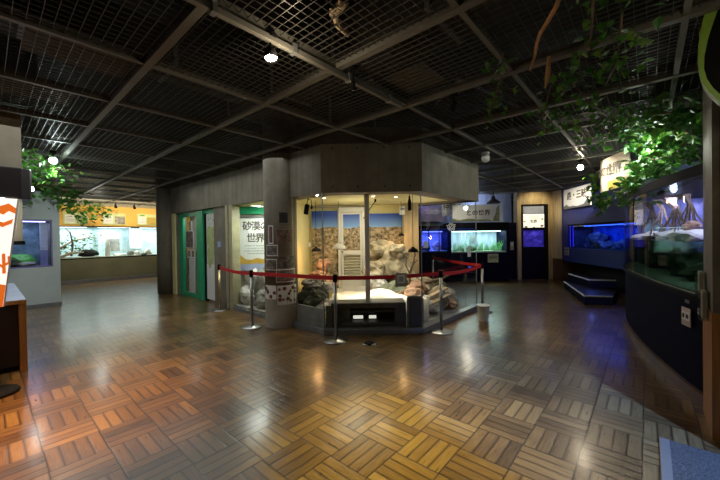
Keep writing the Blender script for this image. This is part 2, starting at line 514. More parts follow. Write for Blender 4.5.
struct(MB().wall([(Q1.x, Q1.y), (Q0.x, Q0.y)], 0, 2.085, -.06).build('wall_diorama_back', M['beige']))
struct(MB().box(3.42, 3.62, 6.56, 6.62, 0, 2.085).build('wall_diorama_side', M['olive']))
struct(rot_trim('trim_4', -2.72, -1.12, 6.98, 7.04, 1.93, 2.075, M['green']))
struct(MB().box(3.28, 3.83, 4.75, 6.6, .0, .10).build('floor_diorama', M['rockgrey']))

# rear-right wing
def rot_box(name, t0, t1, d0, d1, z0, z1, m, bev=0):
    b = MB(); b.box(t0, t1, d0, d1, z0, z1)
    return b.build(name, m, loc=(0, 0, 0), rotz=FR, bevel=bev)
struct(rot_box('wall_right_back', .6, 4.95, 10.75, 10.95, 0, 3.7, M['bluewall']))
b = MB(); b.box(4.95, 5.08, 10.36, 10.6, 0, 3.7); b.box(5.90, 6.1, 10.36, 10.6, 0, 3.7); b.box(5.08, 5.90, 10.36, 10.6, 2.36, 3.7)
struct(b.build('wall_door_surround', M['board'], rotz=FR))
struct(rot_box('wall_pillar', 6.06, 6.75, 9.9, 10.6, .66, 3.7, M['board']))
struct(rot_box('wall_pillar_base', 6.05, 6.75, 9.88, 10.6, 0, .66, M['darkwood']))
struct(rot_box('wall_recess', 4.52, 5.02, 10.42, 10.5, 0, 1.8, M['navy']))
# wall with the small blue tank, seen obliquely
SA = Vector((11.19, 1.78, 0)); SD = Vector((9.46, .57, 0)) - SA
SANG = math.atan2(SD.y, SD.x)
b = MB(); b.box(-.3, 3.6, 0, .1, 1.66, 3.7); b.box(-.3, .04, 0, .1, .62, 1.66)
struct(b.build('wall_blue_side', M['navyblue'], loc=SA, rotz=SANG))
struct(MB().box(-.3, 3.6, .5, .6, 0, .62).build('wall_blue_side_base', M['void'], loc=SA, rotz=SANG))
# wall beside the camera on the right (behind the big tank) and the pier at its near end
struct(MB().box(3.25, 14.5, -2.6, -1.75, 0, 3.7).build('wall_right', M['void']))
struct(MB().box(3.24, 3.72, -.60, -.325, .86, 3.7).build('wall_pier', mat('worn_grey_pier', (.16, .14, .11), .6, 0, .3, 4)))
struct(MB().box(3.235, 3.725, -.61, -.32, 0, .86).build('wall_pier_base', M['wood']))
struct(MB().box(3.10, 3.24, -2.6, -.36, 0, 3.7).build('wall_right_end', M['void']))

# ceiling void: ducts and pipes above the mesh
def duct(label, x0, x1, y0, y1, z0, z1, ribs=True):
    d = thing('air_duct', label, 'duct', ((x0 + x1) / 2, (y0 + y1) / 2, z0))
    cx, cy = (x0 + x1) / 2, (y0 + y1) / 2
    MB().box(x0 - cx, x1 - cx, y0 - cy, y1 - cy, 0, z1 - z0).build('duct_body', M['duct'], d)
    if ribs:
        L = (x1 - x0) > (y1 - y0)
        n = int(max(x1 - x0, y1 - y0) / 1.0)
        for k in range(n + 1):
            f = MB()
            if L: f.box(x0 - cx + k, x0 - cx + k + .04, y0 - cy - .02, y1 - cy + .02, -.02, z1 - z0)
            else: f.box(x0 - cx - .02, x1 - cx + .02, y0 - cy + k, y0 - cy + k + .04, -.02, z1 - z0)
            f.build('flange', M['steelgrey'], d)
duct('wide grey duct above the mesh over the doorway side of the hall', -1.8, 6.5, 3.35, 3.75, 3.05, 3.4)
duct('long grey duct above the mesh crossing towards the planted tank', 2.2, 2.75, -1.8, 4.2, 3.1, 3.45)
duct('narrow grey duct above the mesh near the white spot lamps', .0, .35, 4.4, 13.5, 3.0, 3.3)
duct('grey duct above the mesh over the stair corner', 5.2, 5.6, -1.5, 6.0, 3.0, 3.35)
for lab, x0, x1, y0, y1 in [('pale board lying above the mesh over the kiosk', -.3, .6, 3.95, 4.5), ('pale board above the mesh beside the sprinkler pipe', 2.35, 2.75, 1.35, 1.75), ('pale board above the mesh at the kiosk side, nearer one', .2, .8, 2.9, 3.4)]:
    tag(MB().box(x0, x1, y0, y1, 2.80, 2.82).build('ceiling_board', mat('raw_board', (.075, .068, .055), .8)), lab, 'board')
t = thing('sprinkler_pipe', 'thin metal sprinkler pipe with a valve above the ceiling mesh', 'pipe', (0, 0, 2.86))
MB().tube([(2.93, 1.3, 0), (4.6, 1.0, 0)], .014).build('pipe', M['steel'], t)
MB().tube([(2.93, 1.3, 0), (3.3, 1.75, 0)], .010).build('branch_pipe', M['steelgrey'], t)
MB().lathe([(.02, -.03), (.04, -.02), (.04, .02), (.02, .03)], 14, (2.93, 1.3, 0)).build('valve', M['steel'], t, smooth=True)
t = thing('cable_duct', 'olive cable duct slung along the beam over the room', 'cable duct', (0, 0, 0))
MB().box(.2, 2.72, 1.80, 1.835, CEIL - .06, CEIL - .02).build('channel', M['beam'], t, bevel=.004)
for k in range(5): MB().box(.3 + k * .55, .33 + k * .55, 1.79, 1.845, CEIL - .065, CEIL).build('clip', M['steelgrey'], t)

# ------------------------------------------------------------------ ceiling lamps
def spot_fixture(loc, label, aim, lm, head=(.055, .12), group=None, arm=.12):
    t = thing('spot_lamp', label, 'lamp', (loc[0], loc[1], CEIL), 0, group)
    d = (Vector(aim) - Vector(loc)).normalized()
    h = Vector((0, 0, loc[2] - CEIL))
    MB().lathe([(.04, -.03), (.04, 0)], 14).build('base', M['black'], t)
    MB().tube([(0, 0, -.02), h], .009).build('stem', M['black'], t)
    q = d.to_track_quat('Z', 'Y').to_matrix().to_4x4(); q.translation = h
    s = MB().lathe([(head[0] * .55, -head[1] * .55), (head[0] * .8, -head[1] * .35), (head[0], head[1] * .5), (head[0] * .88, head[1] * .5), (head[0] * .7, 0)], 20)
    s.bm.transform(q); sh = s.build('lamp_shade', M['black'], t, smooth=True)
    g = MB().lathe([(head[0] * .1, head[1] * .44), (head[0] * .6, head[1] * .42), (head[0] * .82, head[1] * .36), (head[0] * .5, head[1] * .1)], 18)
    g.bm.transform(q); g.build('bulb', lm, sh, smooth=True)
    return Vector(loc) + d * (head[1] * .75)

# ------------------------------------------------------------------ booth doorway with green sliding door
d = struct(bpy.data.objects.new('door_1', None)); COL.objects.link(d); d.location = (3.36, 9.1, 0); d.rotation_euler = (0, 0, -PI / 2)
b = MB(); b.box(0, .22, -.03, .03, 0, 2.07); b.box(1.08, 1.40, -.05, .03, 0, 2.07); b.box(0.22, 1.08, -.02, .03, 1.97, 2.07); b.box(.22, 1.08, -.02, .03, 0, .1)
struct(b.build('door_frame', M['green'], d, bevel=.004))
struct(MB().box(.22, 1.08, .0, .008, .1, 1.97).build('door_glass', M['glass'], d))
struct(MB().box(1.40, 2.04, -.02, .03, 2.0, 2.09).build('door_head_trim', M['green'], d))
struct(MB().box(1.40, 1.48, -.01, .05, 0, 2.0).build('door_side_jamb', M['black'], d))
struct(MB().box(1.05, 1.08, -.06, -.03, .85, 1.15).build('door_handle', M['steel'], d))
struct(MB().box(3.8, 3.9, 7.3, 9.6, 0, 2.09).build('wall_booth_inside', M['wallwhite']))
def wallpic(label, name, x, w, z0, z1, yy, cols, cat='poster', group=None, seed=0, loc=(3.36, 9.1, 0), border=.012):
    t = thing(name, label, cat, (loc[0] + yy, loc[1] - x - w / 2, z0), -PI / 2, group)
    H = z1 - z0
    pp = MB().box(-w / 2, w / 2, 0, .006, 0, H).build('paper', M['paper'], t)
    rr = random.Random(seed)
    m_ = mat('print_' + '_'.join('%02d' % int(c * 99) for c in cols[0] + cols[1]), cols[0], .5, 0, .0)
    g = tank_back('picture_print_%d' % seed, cols[0], tuple((a + b_) / 2 for a, b_ in zip(cols[0], cols[1])), cols[1], 9)
    MB().box(-w / 2 + border, w / 2 - border, -.003, 0, border, H - border).build('print', g, pp)
    return t
wallpic('grey animal photo on the green door glass, the big one in the middle', 'photo_print', .38, .42, 1.2, 1.62, -.012, ((.03, .03, .03), (.3, .24, .2)), 'photo', seed=1)
wallpic('narrow upright photo high on the green door glass', 'photo_print', .56, .16, 1.62, 1.86, -.012, ((.2, .18, .14), (.6, .55, .45)), 'photo', seed=2)
wallpic('white framed small photo low on the green door glass, nearer the column', 'photo_print', .45, .2, .96, 1.16, -.012, ((.05, .04, .03), (.5, .3, .15)), 'photo', seed=3, border=.025)
wallpic('white framed small photo low on the green door glass, nearer the showcase', 'photo_print', .68, .2, .96, 1.16, -.012, ((.06, .05, .04), (.45, .3, .2)), 'photo', seed=4, border=.025)
wallpic('pale upright strip poster down the lower half of the green door glass', 'strip_poster', .52, .34, .12, .94, -.010, ((.45, .5, .46), (.62, .66, .62)), 'poster', seed=5)
t = wallpic('tall white map panel with green land beside the green door', 'map_panel', 1.50, .56, .05, 1.98, .0, ((.5, .56, .5), (.68, .71, .68)), 'map', seed=6)
b = MB()
for (cx, cz, sx, sz, k) in [(-.08, 1.42, .2, .28, 1), (.1, 1.15, .16, .2, 2), (-.1, .98, .14, .26, 3), (.16, 1.5, .07, .13, 4)]:
    pts = []
    for i in range(18):
        a = i / 18 * 2 * PI; q = 1 + .45 * noise.noise(Vector((math.cos(a) * 1.4 + k * 5, math.sin(a) * 1.4, 0)))
        pts.append((max(-.26, min(.26, cx + sx * q * math.cos(a))), cz + sz * q * math.sin(a)))
    b.poly_xz(pts, -.0055 - k * .0003, -.002)
b.build('land_print', mat('map_land_green', (.42, .5, .22), .5, 0, .12, 5), t)
for x, z in [(-.16, 1.8), (-.05, 1.83), (.06, 1.78), (.15, 1.82), (-.1, 1.7), (.12, 1.68)]: MB().box(x - .012, x + .012, -.005, -.002, z - .012, z + .012).build('marker', M['ink'], t)
MB().box(-.28, .28, -.006, -.002, 0, .8).build('lower_sheet', M['paper'], t)

tag(MB().box(3.262, 3.278, 6.72, 6.86, 1.24, 1.36).build('wall_notice', M['bluegrey']), 'small bluish notice on the concrete pier by the brass post', 'notice')

# ------------------------------------------------------------------ desert world poster behind the left display window
t = thing('desert_poster', 'white desert poster with big black characters and ochre dunes behind the left display window', 'poster', fr(-2.576, 6.95, .74), FR)
MB().box(0, 1.3, 0, .02, 0, 1.10).build('board', M['paper'], t)
for k, ch in enumerate('砂漠の'): text(ch, .205, M['sepia'], t, (.20 + k * .185, -.003, .925), (PI / 2, 0, 0), 'title_text', .003)
for k, ch in enumerate('世界'): text(ch, .205, M['sepia'], t, (.285 + k * .185, -.003, .67), (PI / 2, 0, 0), 'title_text', .003)
b = MB()
for r, (z, x0, x1) in enumerate([(.52, .14, 1.0), (.465, .17, .95), (.41, .13, 1.0), (.355, .2, .9)]):
    x = x0
    while x < x1:
        w = random.uniform(.014, .026); b.box(x, x + w, -.003, 0, z - .011, z + .011); x += w + random.choice((.008, .008, .012, .024))
b.build('small_print', M['grey_ink'], t)
b = MB(); b.poly_xz([(0, .0), (1.3, 0), (1.3, .2), (1.1, .26), (.9, .22), (.7, .28), (.52, .235), (.4, .26), (.28, .22), (.16, .235), (.07, .31), (0, .34)], -.004, 0)
b.build('dune_print', M['dune'], t)
b = MB(); b.poly_xz([(0, .0), (1.3, 0), (1.3, .16), (.7, .13), (.4, .145), (.2, .13), (0, .14)], -.006, -.004)
b.build('water_print', M['bluegrey'], t)
MB().box(-.02, 1.32, -.012, .0, 1.10, 1.135).build('top_rail', M['steelgrey'], t)
# pane of the left display window
tag(MB().box(3.262, 3.270, 4.72, 6.22, .06, 2.085).build('window_pane', M['glass']), 'clear pane of the left display window beside the round column', 'window pane')
rk = [((3.55, 6.05, .28), (.2, .26, .24), 'rockpale', 'pale rounded rock low behind the left display window, nearest the jamb'),
      ((3.6, 5.7, .45), (.16, .2, .4), 'rockgrey', 'upright dark grey rock behind the left display window, beside the round column'),
      ((3.62, 6.05, .62), (.14, .26, .17), 'rockpale', 'pale rock wedged high under the desert poster'),
      ((3.52, 5.45, .25), (.18, .22, .2), 'rockgrey', 'low grey rock at the foot of the left display window near the column')]
for i, (c, s, m_, lab) in enumerate(rk):
    tag(MB().rock(c, s, 30 + i, .3).build('display_rock', M[m_], smooth=False), lab, 'rock')
tag(MB().tube([(3.46, 5.75, .1), (3.5, 5.72, .45), (3.53, 5.6, .6), (3.5, 5.55, .78)], [.03, .024, .016, .008]).tube([(3.5, 5.72, .45), (3.5, 5.85, .6)], [.016, .006]).build('dead_branch', M['branch']), 'dark dead branch standing behind the left display window', 'branch')

# ------------------------------------------------------------------ round column with taped photographs
CC = Vector((3.20, 4.52, 0)); cf = Vector((-3.2, -4.52, 0)).normalized(); cr = Vector((cf.y * -1, cf.x, 0)) * -1
cr = Vector((-cf.y, cf.x, 0))
def colpatch(mb, a0, a1, z0, z1, r, n=8):
    lo, hi, lo2, hi2 = [], [], [], []
    for i in range(n + 1):
        a = a0 + (a1 - a0) * i / n
        q = CC + (cf * math.cos(a) + cr * math.sin(a)) * r; q0 = CC + (cf * math.cos(a) + cr * math.sin(a)) * (r - .0025)
        lo.append(mb.bm.verts.new((q.x, q.y, z0))); hi.append(mb.bm.verts.new((q.x, q.y, z1)))
        lo2.append(mb.bm.verts.new((q0.x, q0.y, z0))); hi2.append(mb.bm.verts.new((q0.x, q0.y, z1)))
    for i in range(n):
        mb.bm.faces.new((lo[i], lo[i + 1], hi[i + 1], hi[i])); mb.bm.faces.new((lo2[i + 1], lo2[i], hi2[i], hi2[i + 1]))
        mb.bm.faces.new((lo[i + 1], lo[i], lo2[i], lo2[i + 1])); mb.bm.faces.new((hi[i], hi[i + 1], hi2[i + 1], hi2[i]))
    mb.bm.faces.new((lo[0], hi[0], hi2[0], lo2[0])); mb.bm.faces.new((hi[-1], lo[-1], lo2[-1], hi2[-1]))
    return mb
def colz(y): return 1.41 + (238.6 - y) / 62.8
def cola(px): return math.asin(max(-.98, min(.98, (px - 281) / 16.2)))
pics = [((279.5, 288, 213, 224), ((.01, .01, .012), (.05, .045, .04)), 'small dark photo highest on the round column', .0),
        ((269.5, 274, 226, 244), ((.10, .06, .06), (.35, .2, .18)), 'narrow reddish photo strip on the left of the round column', .012),
        ((277, 292, 230, 243.5), ((.06, .035, .03), (.30, .2, .15)), 'wide brown photo under the small dark photo on the round column', .0),
        ((267.5, 278, 245, 256), ((.04, .04, .04), (.4, .36, .32)), 'black and white photo left of the middle of the round column', .010),
        ((278, 293, 256, 268), ((.05, .04, .035), (.3, .27, .22)), 'grey brown photo at waist of the round column above the red belt', .0),
        ((266.5, 277, 259, 270), ((.05, .05, .05), (.35, .3, .26)), 'pair sized grey photo left of centre above the red belt on the round column', .008),
        ((276, 294, 269, 282), ((.07, .06, .05), (.35, .3, .26)), 'pale bordered photo partly behind the red belt on the round column', .012)]
for i, ((a, b_, y0, y1), cols, lab, bd) in enumerate(pics):
    t = thing('photo_print', lab, 'photo', (0, 0, 0))
    a0, a1 = cola(a), cola(b_); z1, z0 = colz(y0), colz(y1)
    colpatch(MB(), a0, a1, z0, z1, .2645).build('paper', M['paper'] if bd else M['grey_ink'], t)
    e = bd + .004
    colpatch(MB(), a0 + e * 3, a1 - e * 3, z0 + e, z1 - e, .2665).build('print', tank_back('column_print_%d' % i, cols[0], tuple(x * .5 + y * .3 for x, y in zip(*cols)), cols[1], 13), t)
def spot_sheet(lab, a, b_, y0, y1, n, seed, rad):
    t = thing('spotted_sheet', lab, 'poster', (0, 0, 0))
    a0, a1 = cola(a), cola(b_); z1, z0 = colz(y0), colz(y1)
    colpatch(MB(), a0, a1, z0, z1, .2645).build('paper', M['paper'], t)
    rr = random.Random(seed); s = MB(); k = 0
    pts = []
    while len(pts) < n and k < 400:
        k += 1
        u, v = rr.uniform(a0 + .12, a1 - .12), rr.uniform(z0 + .03, z1 - .03)
        if all((u - q[0]) ** 2 * .07 + (v - q[1]) ** 2 > (rad * 1.7) ** 2 for q in pts): pts.append((u, v))
    for u, v in pts:
        q = rad * rr.uniform(.7, 1.2)
        prev = None; ring = []
        for i in range(12):
            aa = i / 12 * 2 * PI
            an = u + math.cos(aa) * q / .265; p = CC + (cf * math.cos(an) + cr * math.sin(an)) * .2668
            ring.append(s.bm.verts.new((p.x, p.y, v + math.sin(aa) * q)))
        s.bm.faces.new(ring)
    s.build('photo_dots', tank_back('dot_print_%d' % seed, (.03, .02, .02), (.16, .04, .03), (.3, .12, .08), 20), t)
spot_sheet('white sheet of dark round photos low on the left of the round column', 265.8, 276, 285, 298.5, 4, 3, .035)
spot_sheet('white sheet of many red round photos on the round column under the red belt', 277, 295, 285, 304, 13, 5, .026)

# ------------------------------------------------------------------ desert showcase (glazing, plinth, frame)
t = thing('showcase', 'big glass desert showcase under the concrete beam with white post and dark plinth', 'showcase', (0, 0, 0))
GP = [(3.23, 4.30), (3.23, 3.54), (4.15, 2.46), (6.16, 2.46)]
MB().wall([(3.21, 4.36), (3.21, 3.53), (4.14, 2.43), (6.18, 2.43)], 0, .085, .14).build('plinth', M['steelgrey'], t, bevel=.006)
for i in range(3):
    MB().wall(GP[i:i + 2], .085, 2.06).build('glass_pane', M['glass'], t)
MB().wall([(6.16, 2.46), (6.04, 3.5)], .085, 2.085).build('glass_pane', M['glass'], t)
for x, y in GP[1:]: MB().box(x - .006, x + .006, y - .006, y + .006, .085, 2.06).build('glass_joint', M['steelgrey'], t)
MB().wall([(3.26, 4.34), (3.26, 4.26)], .0, 2.06, -.05).build('jamb', M['olive'], t)
p = fr(.107, 4.95)
MB().box(-.035, .035, -.03, .03, .38, 2.085).build('post', M['white'], t, loc=(p.x, p.y, 0), rotz=FR, bevel=.004)
# interior ground
FL = [(3.3, 4.6), (3.28, 3.6), (4.16, 2.56), (6.06, 2.56), (6.0, 3.8), (4.62, 5.36)]
struct(MB().prism(FL, 0, .09).build('floor_showcase', M['rockgrey']))
def frbox(mb, t0, t1, d0, d1, z0, z1):
    return mb.box(t0, t1, d0, d1, z0, z1)
# sand terrace behind the burrow
sg = MB()
NX, NY = 26, 20; vs = []
for j in range(NY + 1):
    row = []
    for i in range(NX + 1):
        u, v = i / NX, j / NY
        tt = -.5 + u * 1.55 ; dd = 5.10 + v * 1.85
        z = .44 + .05 * noise.noise(Vector((tt * 2.5, dd * 2.5, 0))) - .12 * v
        q = math.hypot((tt - .32) / .30, (dd - 5.45) / .35)
        z += .13 * max(0, 1 - q * q)
        p = fr(tt, dd, z); row.append(sg.bm.verts.new(p))
    vs.append(row)
for j in range(NY):
    for i in range(NX): sg.bm.faces.new((vs[j][i], vs[j][i + 1], vs[j + 1][i + 1], vs[j + 1][i]))
rim_ = [vs[0][i] for i in range(NX + 1)] + [vs[j][NX] for j in range(1, NY + 1)] + [vs[NY][i] for i in range(NX - 1, -1, -1)] + [vs[j][0] for j in range(NY - 1, 0, -1)]
low = [sg.bm.verts.new((v.co.x, v.co.y, .09)) for v in rim_]
for i in range(len(rim_)):
    j = (i + 1) % len(rim_)
    sg.bm.faces.new((rim_[i], rim_[j], low[j], low[i]))
o = sg.build('showcase_sand', M['sand'], smooth=True)
tag(o, 'pale sand terrace with a heap behind the dark burrow box in the showcase', 'sand', kind='stuff')

# burrow box
t = thing('burrow_box', 'long dark moulded rock burrow box behind the front glass of the showcase', 'burrow display', (0, 0, 0), FR)
b = MB()
b.box(-.44, .66, 4.80, 5.12, .37, .45); b.box(-.44, .66, 4.82, 5.12, .09, .15); b.box(-.44, -.30, 4.80, 5.1, .15, .37); b.box(.50, .66, 4.8, 5.1, .15, .37)
b.box(-.30, .5, 5.06, 5.12, .15, .37); b.box(-.30, .5, 4.84, 4.93, .295, .325)
for v in b.bm.verts: v.co += Vector((noise.noise(v.co * 5), noise.noise(v.co * 5 + Vector((9, 0, 0))), noise.noise(v.co * 5 + Vector((0, 9, 0))))) * .012
b.build('body', M['burrow'], t, bevel=.03)
MB().box(-.29, .49, 5.035, 5.058, .16, .365).build('back_panel', M['void'], t)
MB().box(-.12, .03, 5.02, 5.034, .165, .21).build('lit_window', M['litsign'], t)
MB().box(.12, .23, 5.02, 5.034, .165, .21).build('lit_window', M['litsign'], t)
# rounded dark slab at its right end
t = thing('burrow_door', 'dark rounded slab with grey rim at the right end of the burrow box', 'slab', (0, 0, 0), FR)
def rr_pts(x0, x1, z0, z1, r, n=6):
    pts = [(x0, z0), (x1, z0)]
    for i in range(n + 1):
        a = i / n * PI / 2; pts.append((x1 - r + r * math.cos(a), z1 - r + r * math.sin(a)))
    for i in range(n + 1):
        a = PI / 2 + i / n * PI / 2; pts.append((x0 + r + r * math.cos(a), z1 - r + r * math.sin(a)))
    return pts
MB().poly_xz(rr_pts(.675, .915, .09, .54, .05), 4.80, 4.86).build('rim', M['rockgrey'], t, bevel=.004)
MB().poly_xz(rr_pts(.70, .89, .11, .515, .04), 4.785, 4.80).build('face', M['burrow'], t)
# pale kick boards left of the burrow
tag(MB().wall([(3.29, 4.2), (3.29, 3.58)], .09, .36, -.03).build('kick_board', mat('grey_kick_board', (.2, .205, .2), .6)), 'grey kick board low behind the left glass of the showcase', 'board')
tag(MB().wall([(3.33, 3.60), (3.56, 3.33)], .09, .40, -.04).build('kick_board', M['rockdark']), 'dark short board at the glass corner left of the burrow box', 'board')

def rock(tt, d_, z, s, m_, seed, label, group=None, sub=3, rough=.3, xy=None):
    p = fr(tt, d_, z) if xy is None else Vector((xy[0], xy[1], z))
    o = MB().rock((0, 0, 0), s, seed, rough, sub).build('rock', M[m_], loc=p, rotz=FR if xy is None else 0)
    return tag(o, label, 'rock', group)
rock(.62, 6.40, .80, (.36, .30, .34), 'rock', 1, 'big tan boulder in the middle of the showcase below the warm lamp')
rock(.42, 6.50, 1.16, (.24, .22, .20), 'rock', 2, 'rounded tan boulder topmost of the stack before the desert mural')
rock(.72, 6.3, 1.10, (.20, .2, .16), 'rock', 3, 'tan boulder leaning on the right of the topmost boulder')
rock(.24, 6.15, .78, (.20, .2, .17), 'rock', 4, 'tan boulder beside the white louvred door')
rock(.30, 6.05, .52, (.20, .2, .15), 'rockgrey', 5, 'greyish boulder at the foot of the stack by the white door')
rock(.86, 6.2, .55, (.22, .22, .22), 'rock', 6, 'tan boulder low on the right of the stack by the dead branch')
rock(.66, 5.95, .50, (.14, .12, .10), 'rockpale', 7, 'small pale boulder in front of the stack behind the sand heap')
rock(-.86, 5.48, .44, (.17, .17, .16), 'rockdark', 8, 'dark boulder in the left corner of the showcase, lowest on the glass side')
rock(-.72, 5.35, .42, (.20, .18, .15), 'rockdark', 9, 'broad dark boulder beside the corner boulder on the left of the showcase')
rock(-.82, 5.5, .64, (.16, .15, .10), 'rockgrey', 10, 'flat grey rock lying on the dark left boulders')
rock(-.58, 5.45, .58, (.13, .14, .10), 'rockgrey', 11, 'small grey rock on the left pile nearest the white door')
rock(-.60, 5.3, .33, (.13, .12, .10), 'rockpale', 12, 'small whitish rock at the foot of the dark left boulders')
rock(-.90, 6.05, .56, (.17, .15, .13), 'rockpink', 13, 'orange lit sandstone under the left heat lamp')
rock(-.62, 6.3, .56, (.17, .16, .15), 'rockpink', 14, 'sandstone beside the white louvred door, lit orange')
rock(-.72, 6.5, .86, (.13, .11, .15), 'rockpink', 15, 'tall sandstone against the desert mural left of the white door')
rock(-.80, 6.25, .72, (.15, .12, .06), 'rockpink', 16, 'flat sandstone ledge under the left heat lamp')
RW = [((4.70, 2.95), .42, (.18, .15, .13), 'rockpink', 17, 'reddish boulder right of the rounded slab, on the planks'),
      ((4.98, 3.05), .50, (.22, .16, .12), 'rockpink', 18, 'long reddish rock on top of the right wing pile'),
      ((4.72, 2.75), .34, (.12, .1, .09), 'rockpale', 19, 'pale round rock just right of the rounded slab'),
      ((5.05, 2.75), .20, (.13, .12, .10), 'rockpale', 20, 'pale rock under the planks in the right wing'),
      ((5.35, 2.85), .30, (.24, .18, .22), 'rock', 21, 'big tan rock in the middle of the right wing of the showcase'),
      ((5.72, 2.85), .24, (.2, .18, .18), 'rockgrey', 22, 'grey rock near the right end glass of the showcase'),
      ((5.55, 2.68), .17, (.13, .1, .09), 'rockpink', 23, 'small reddish rock low against the front glass of the right wing'),
      ((5.85, 3.1), .30, (.16, .2, .2), 'rockdark', 24, 'dark rock behind the grey rock by the right end glass'),
      ((5.5, 3.25), .48, (.26, .2, .16), 'rock', 25, 'tan slab like rock at the back of the right wing'),
      ((4.85, 3.4), .34, (.3, .25, .26), 'rockdark', 26, 'dark rock mass at the back behind the reddish boulders')]
for xy, z, s, m_, sd, lab in RW: rock(0, 0, z, s, m_, sd, lab, xy=xy)
for i, (a, b_, lab) in enumerate([((4.42, 2.86, .30), (5.30, 2.66, .50), 'upper brown plank slanting across the right wing of the showcase'), ((4.45, 2.74, .24), (5.28, 2.60, .40), 'lower brown plank slanting across the right wing of the showcase')]):
    A_, B_ = Vector(a), Vector(b_); q = (B_ - A_).to_track_quat('X', 'Z').to_matrix().to_4x4(); q.translation = A_
    mb = MB().box(0, (B_ - A_).length, -.05, .05, -.014, .014); mb.bm.transform(q)
    tag(mb.build('plank', M['log'], bevel=.006), lab, 'plank')
tag(MB().tube([(4.55, 3.2, .42), (5.1, 3.05, .56), (5.7, 2.95, .60), (6.0, 2.9, .66)], [.035, .03, .028, .016], 10).build('driftwood', M['branch']), 'dark driftwood pole lying over the rocks of the right wing', 'driftwood')
q0 = fr(.90, 5.9, .40)
def fp(t_, d_, z): return tuple(fr(t_, d_, z))
b = MB(); b.tube([fp(.88, 5.8, .4), fp(.86, 5.8, .72), fp(.93, 5.8, .92), fp(.97, 5.8, 1.10), fp(.90, 5.8, 1.22)], [.026, .022, .018, .012, .006], 8)
b.tube([fp(.87, 5.8, .75), fp(.80, 5.8, .90), fp(.82, 5.8, 1.02), fp(.76, 5.8, 1.1)], [.016, .012, .009, .005], 8)
b.tube([fp(.93, 5.8, .92), fp(1.02, 5.8, 1.0)], [.012, .005], 8)
tag(b.build('dead_branch', M['branch']), 'dark forked dead branch standing before the boulders in the showcase', 'branch')
# dead brush among the left rocks
b = MB()
for k in range(7):
    a = random.uniform(-.5, .5); b.tube([fp(-.7 + k * .03, 5.6, .6), fp(-.72 + k * .03 + a * .2, 5.6, .75), fp(-.72 + k * .03 + a * .5, 5.58, .86)], [.007, .005, .002], 5)
tag(b.build('dry_twigs', M['branch']), 'dry twigs sticking out of the left rock pile', 'twigs')

# mural panels and the white door inside the showcase
def frthing(name, label, cat, tt, d_, z, group=None):
    return thing(name, label, cat, fr(tt, d_, z), FR, group)
mo = MB().box(-1.02, -.45, 6.97, 6.99, .3, 1.97).build('desert_mural', M['mural'], rotz=FR)
tag(mo, 'desert landscape mural left of the white louvred door', 'mural')
mo = MB().box(.12, .90, 6.97, 6.99, .3, 1.90).build('desert_mural', M['mural'], rotz=FR)
tag(mo, 'desert landscape mural right of the white louvred door behind the boulders', 'mural')
t = thing('louvred_door', 'white louvred door with a picture pane at the back of the showcase', 'door', (0, 0, 0), FR)
b = MB(); b.box(-.46, -.40, 6.90, 6.98, .25, 1.99); b.box(.05, .11, 6.90, 6.98, .25, 1.99); b.box(-.46, .11, 6.90, 6.98, 1.94, 2.03)
b.build('door_frame', M['white'], t, bevel=.004)
b = MB(); b.box(-.39, -.35, 6.92, 6.96, .27, 1.93); b.box(0, .04, 6.92, 6.96, .27, 1.93); b.box(-.35, 0, 6.92, 6.96, 1.89, 1.93); b.box(-.35, 0, 6.92, 6.96, 1.05, 1.13); b.box(-.35, 0, 6.92, 6.96, .27, .55)
b.build('leaf', M['white'], t)
MB().box(-.35, 0, 6.93, 6.95, 1.13, 1.89).build('picture_pane', M['mural'], t)
b = MB()
for k in range(8):
    z = .58 + k * .06
    mb = Matrix.Translation((-.175, 6.94, z + .02)) @ Matrix.Rotation(R(-35), 4, 'X')
    b.box(-.175, .175, -.03, .03, -.004, .004, mb)
b.build('louvres', M['white'], t)
MB().lathe([(.02, 0), (.022, .01), (.014, .03)], 14, (-.37, 6.905, 1.09)).build('door_knob', M['steelgrey'], t, smooth=True)
tag(MB().box(-.36, .10, 6.55, 6.60, .16, .42).build('low_board', M['white'], rotz=FR), 'white low board in front of the louvred door', 'board')
t = frthing('wall_box', 'small white box high on the rear pillar of the showcase', 'box', .86, 6.70, 1.85)
MB().box(-.05, .05, -.08, 0, 0, .17).build('box_body', M['white'], t, bevel=.006)
MB().box(-.04, .04, -.085, -.08, .1, .12).build('slot', M['black'], t)
tag(MB().box(-1.16, -1.02, 6.86, 6.90, 1.23, 1.31).build('wall_card', M['paper'], rotz=FR), 'white blank card on the cream left wall of the showcase', 'card')
tag(rot_box('wall_fascia', -1.02, .12, 6.94, 6.99, 2.03, 2.07, M['beige']), 'thin beige fascia strip above the white door in the showcase', 'strip')

# heat lamps
def dome_lamp(label, loc, r, top, lit, shade='black', cable=.004):
    t = thing('heat_lamp', label, 'lamp', loc)
    sh = MB().lathe([(r * .22, r * .95), (r * .3, r * .75), (r * .75, r * .55), (r * .97, r * .15), (r, 0), (r * .96, 0), (r * .9, r * .15), (r * .68, r * .5), (r * .2, r * .68)], 24, caps=False); sh = sh.build('lamp_shade', M[shade], t, smooth=True)
    MB().lathe([(.004, -r * .0), (r * .3, r * .1), (r * .32, r * .3), (r * .14, r * .6)], 16).build('bulb', lit, sh, smooth=True)
    MB().tube([(0, 0, r * .9), (0, 0, top - loc[2])], cable).build('cable', M['black'], t)
    return t
M['bulb_off'] = mat('frosted_bulb', (.5, .48, .42), .3)
P_ = fr(-.80, 6.0, 1.16)
dome_lamp('black dome heat lamp hanging at the left over the orange rocks', P_, .09, 2.085, M['lamp_warm'])
P_ = fr(-.40, 6.25, 1.18)
dome_lamp('dark dome heat lamp hanging in front of the white louvred door', P_, .14, 2.085, M['bulb_off'], 'rockgrey')
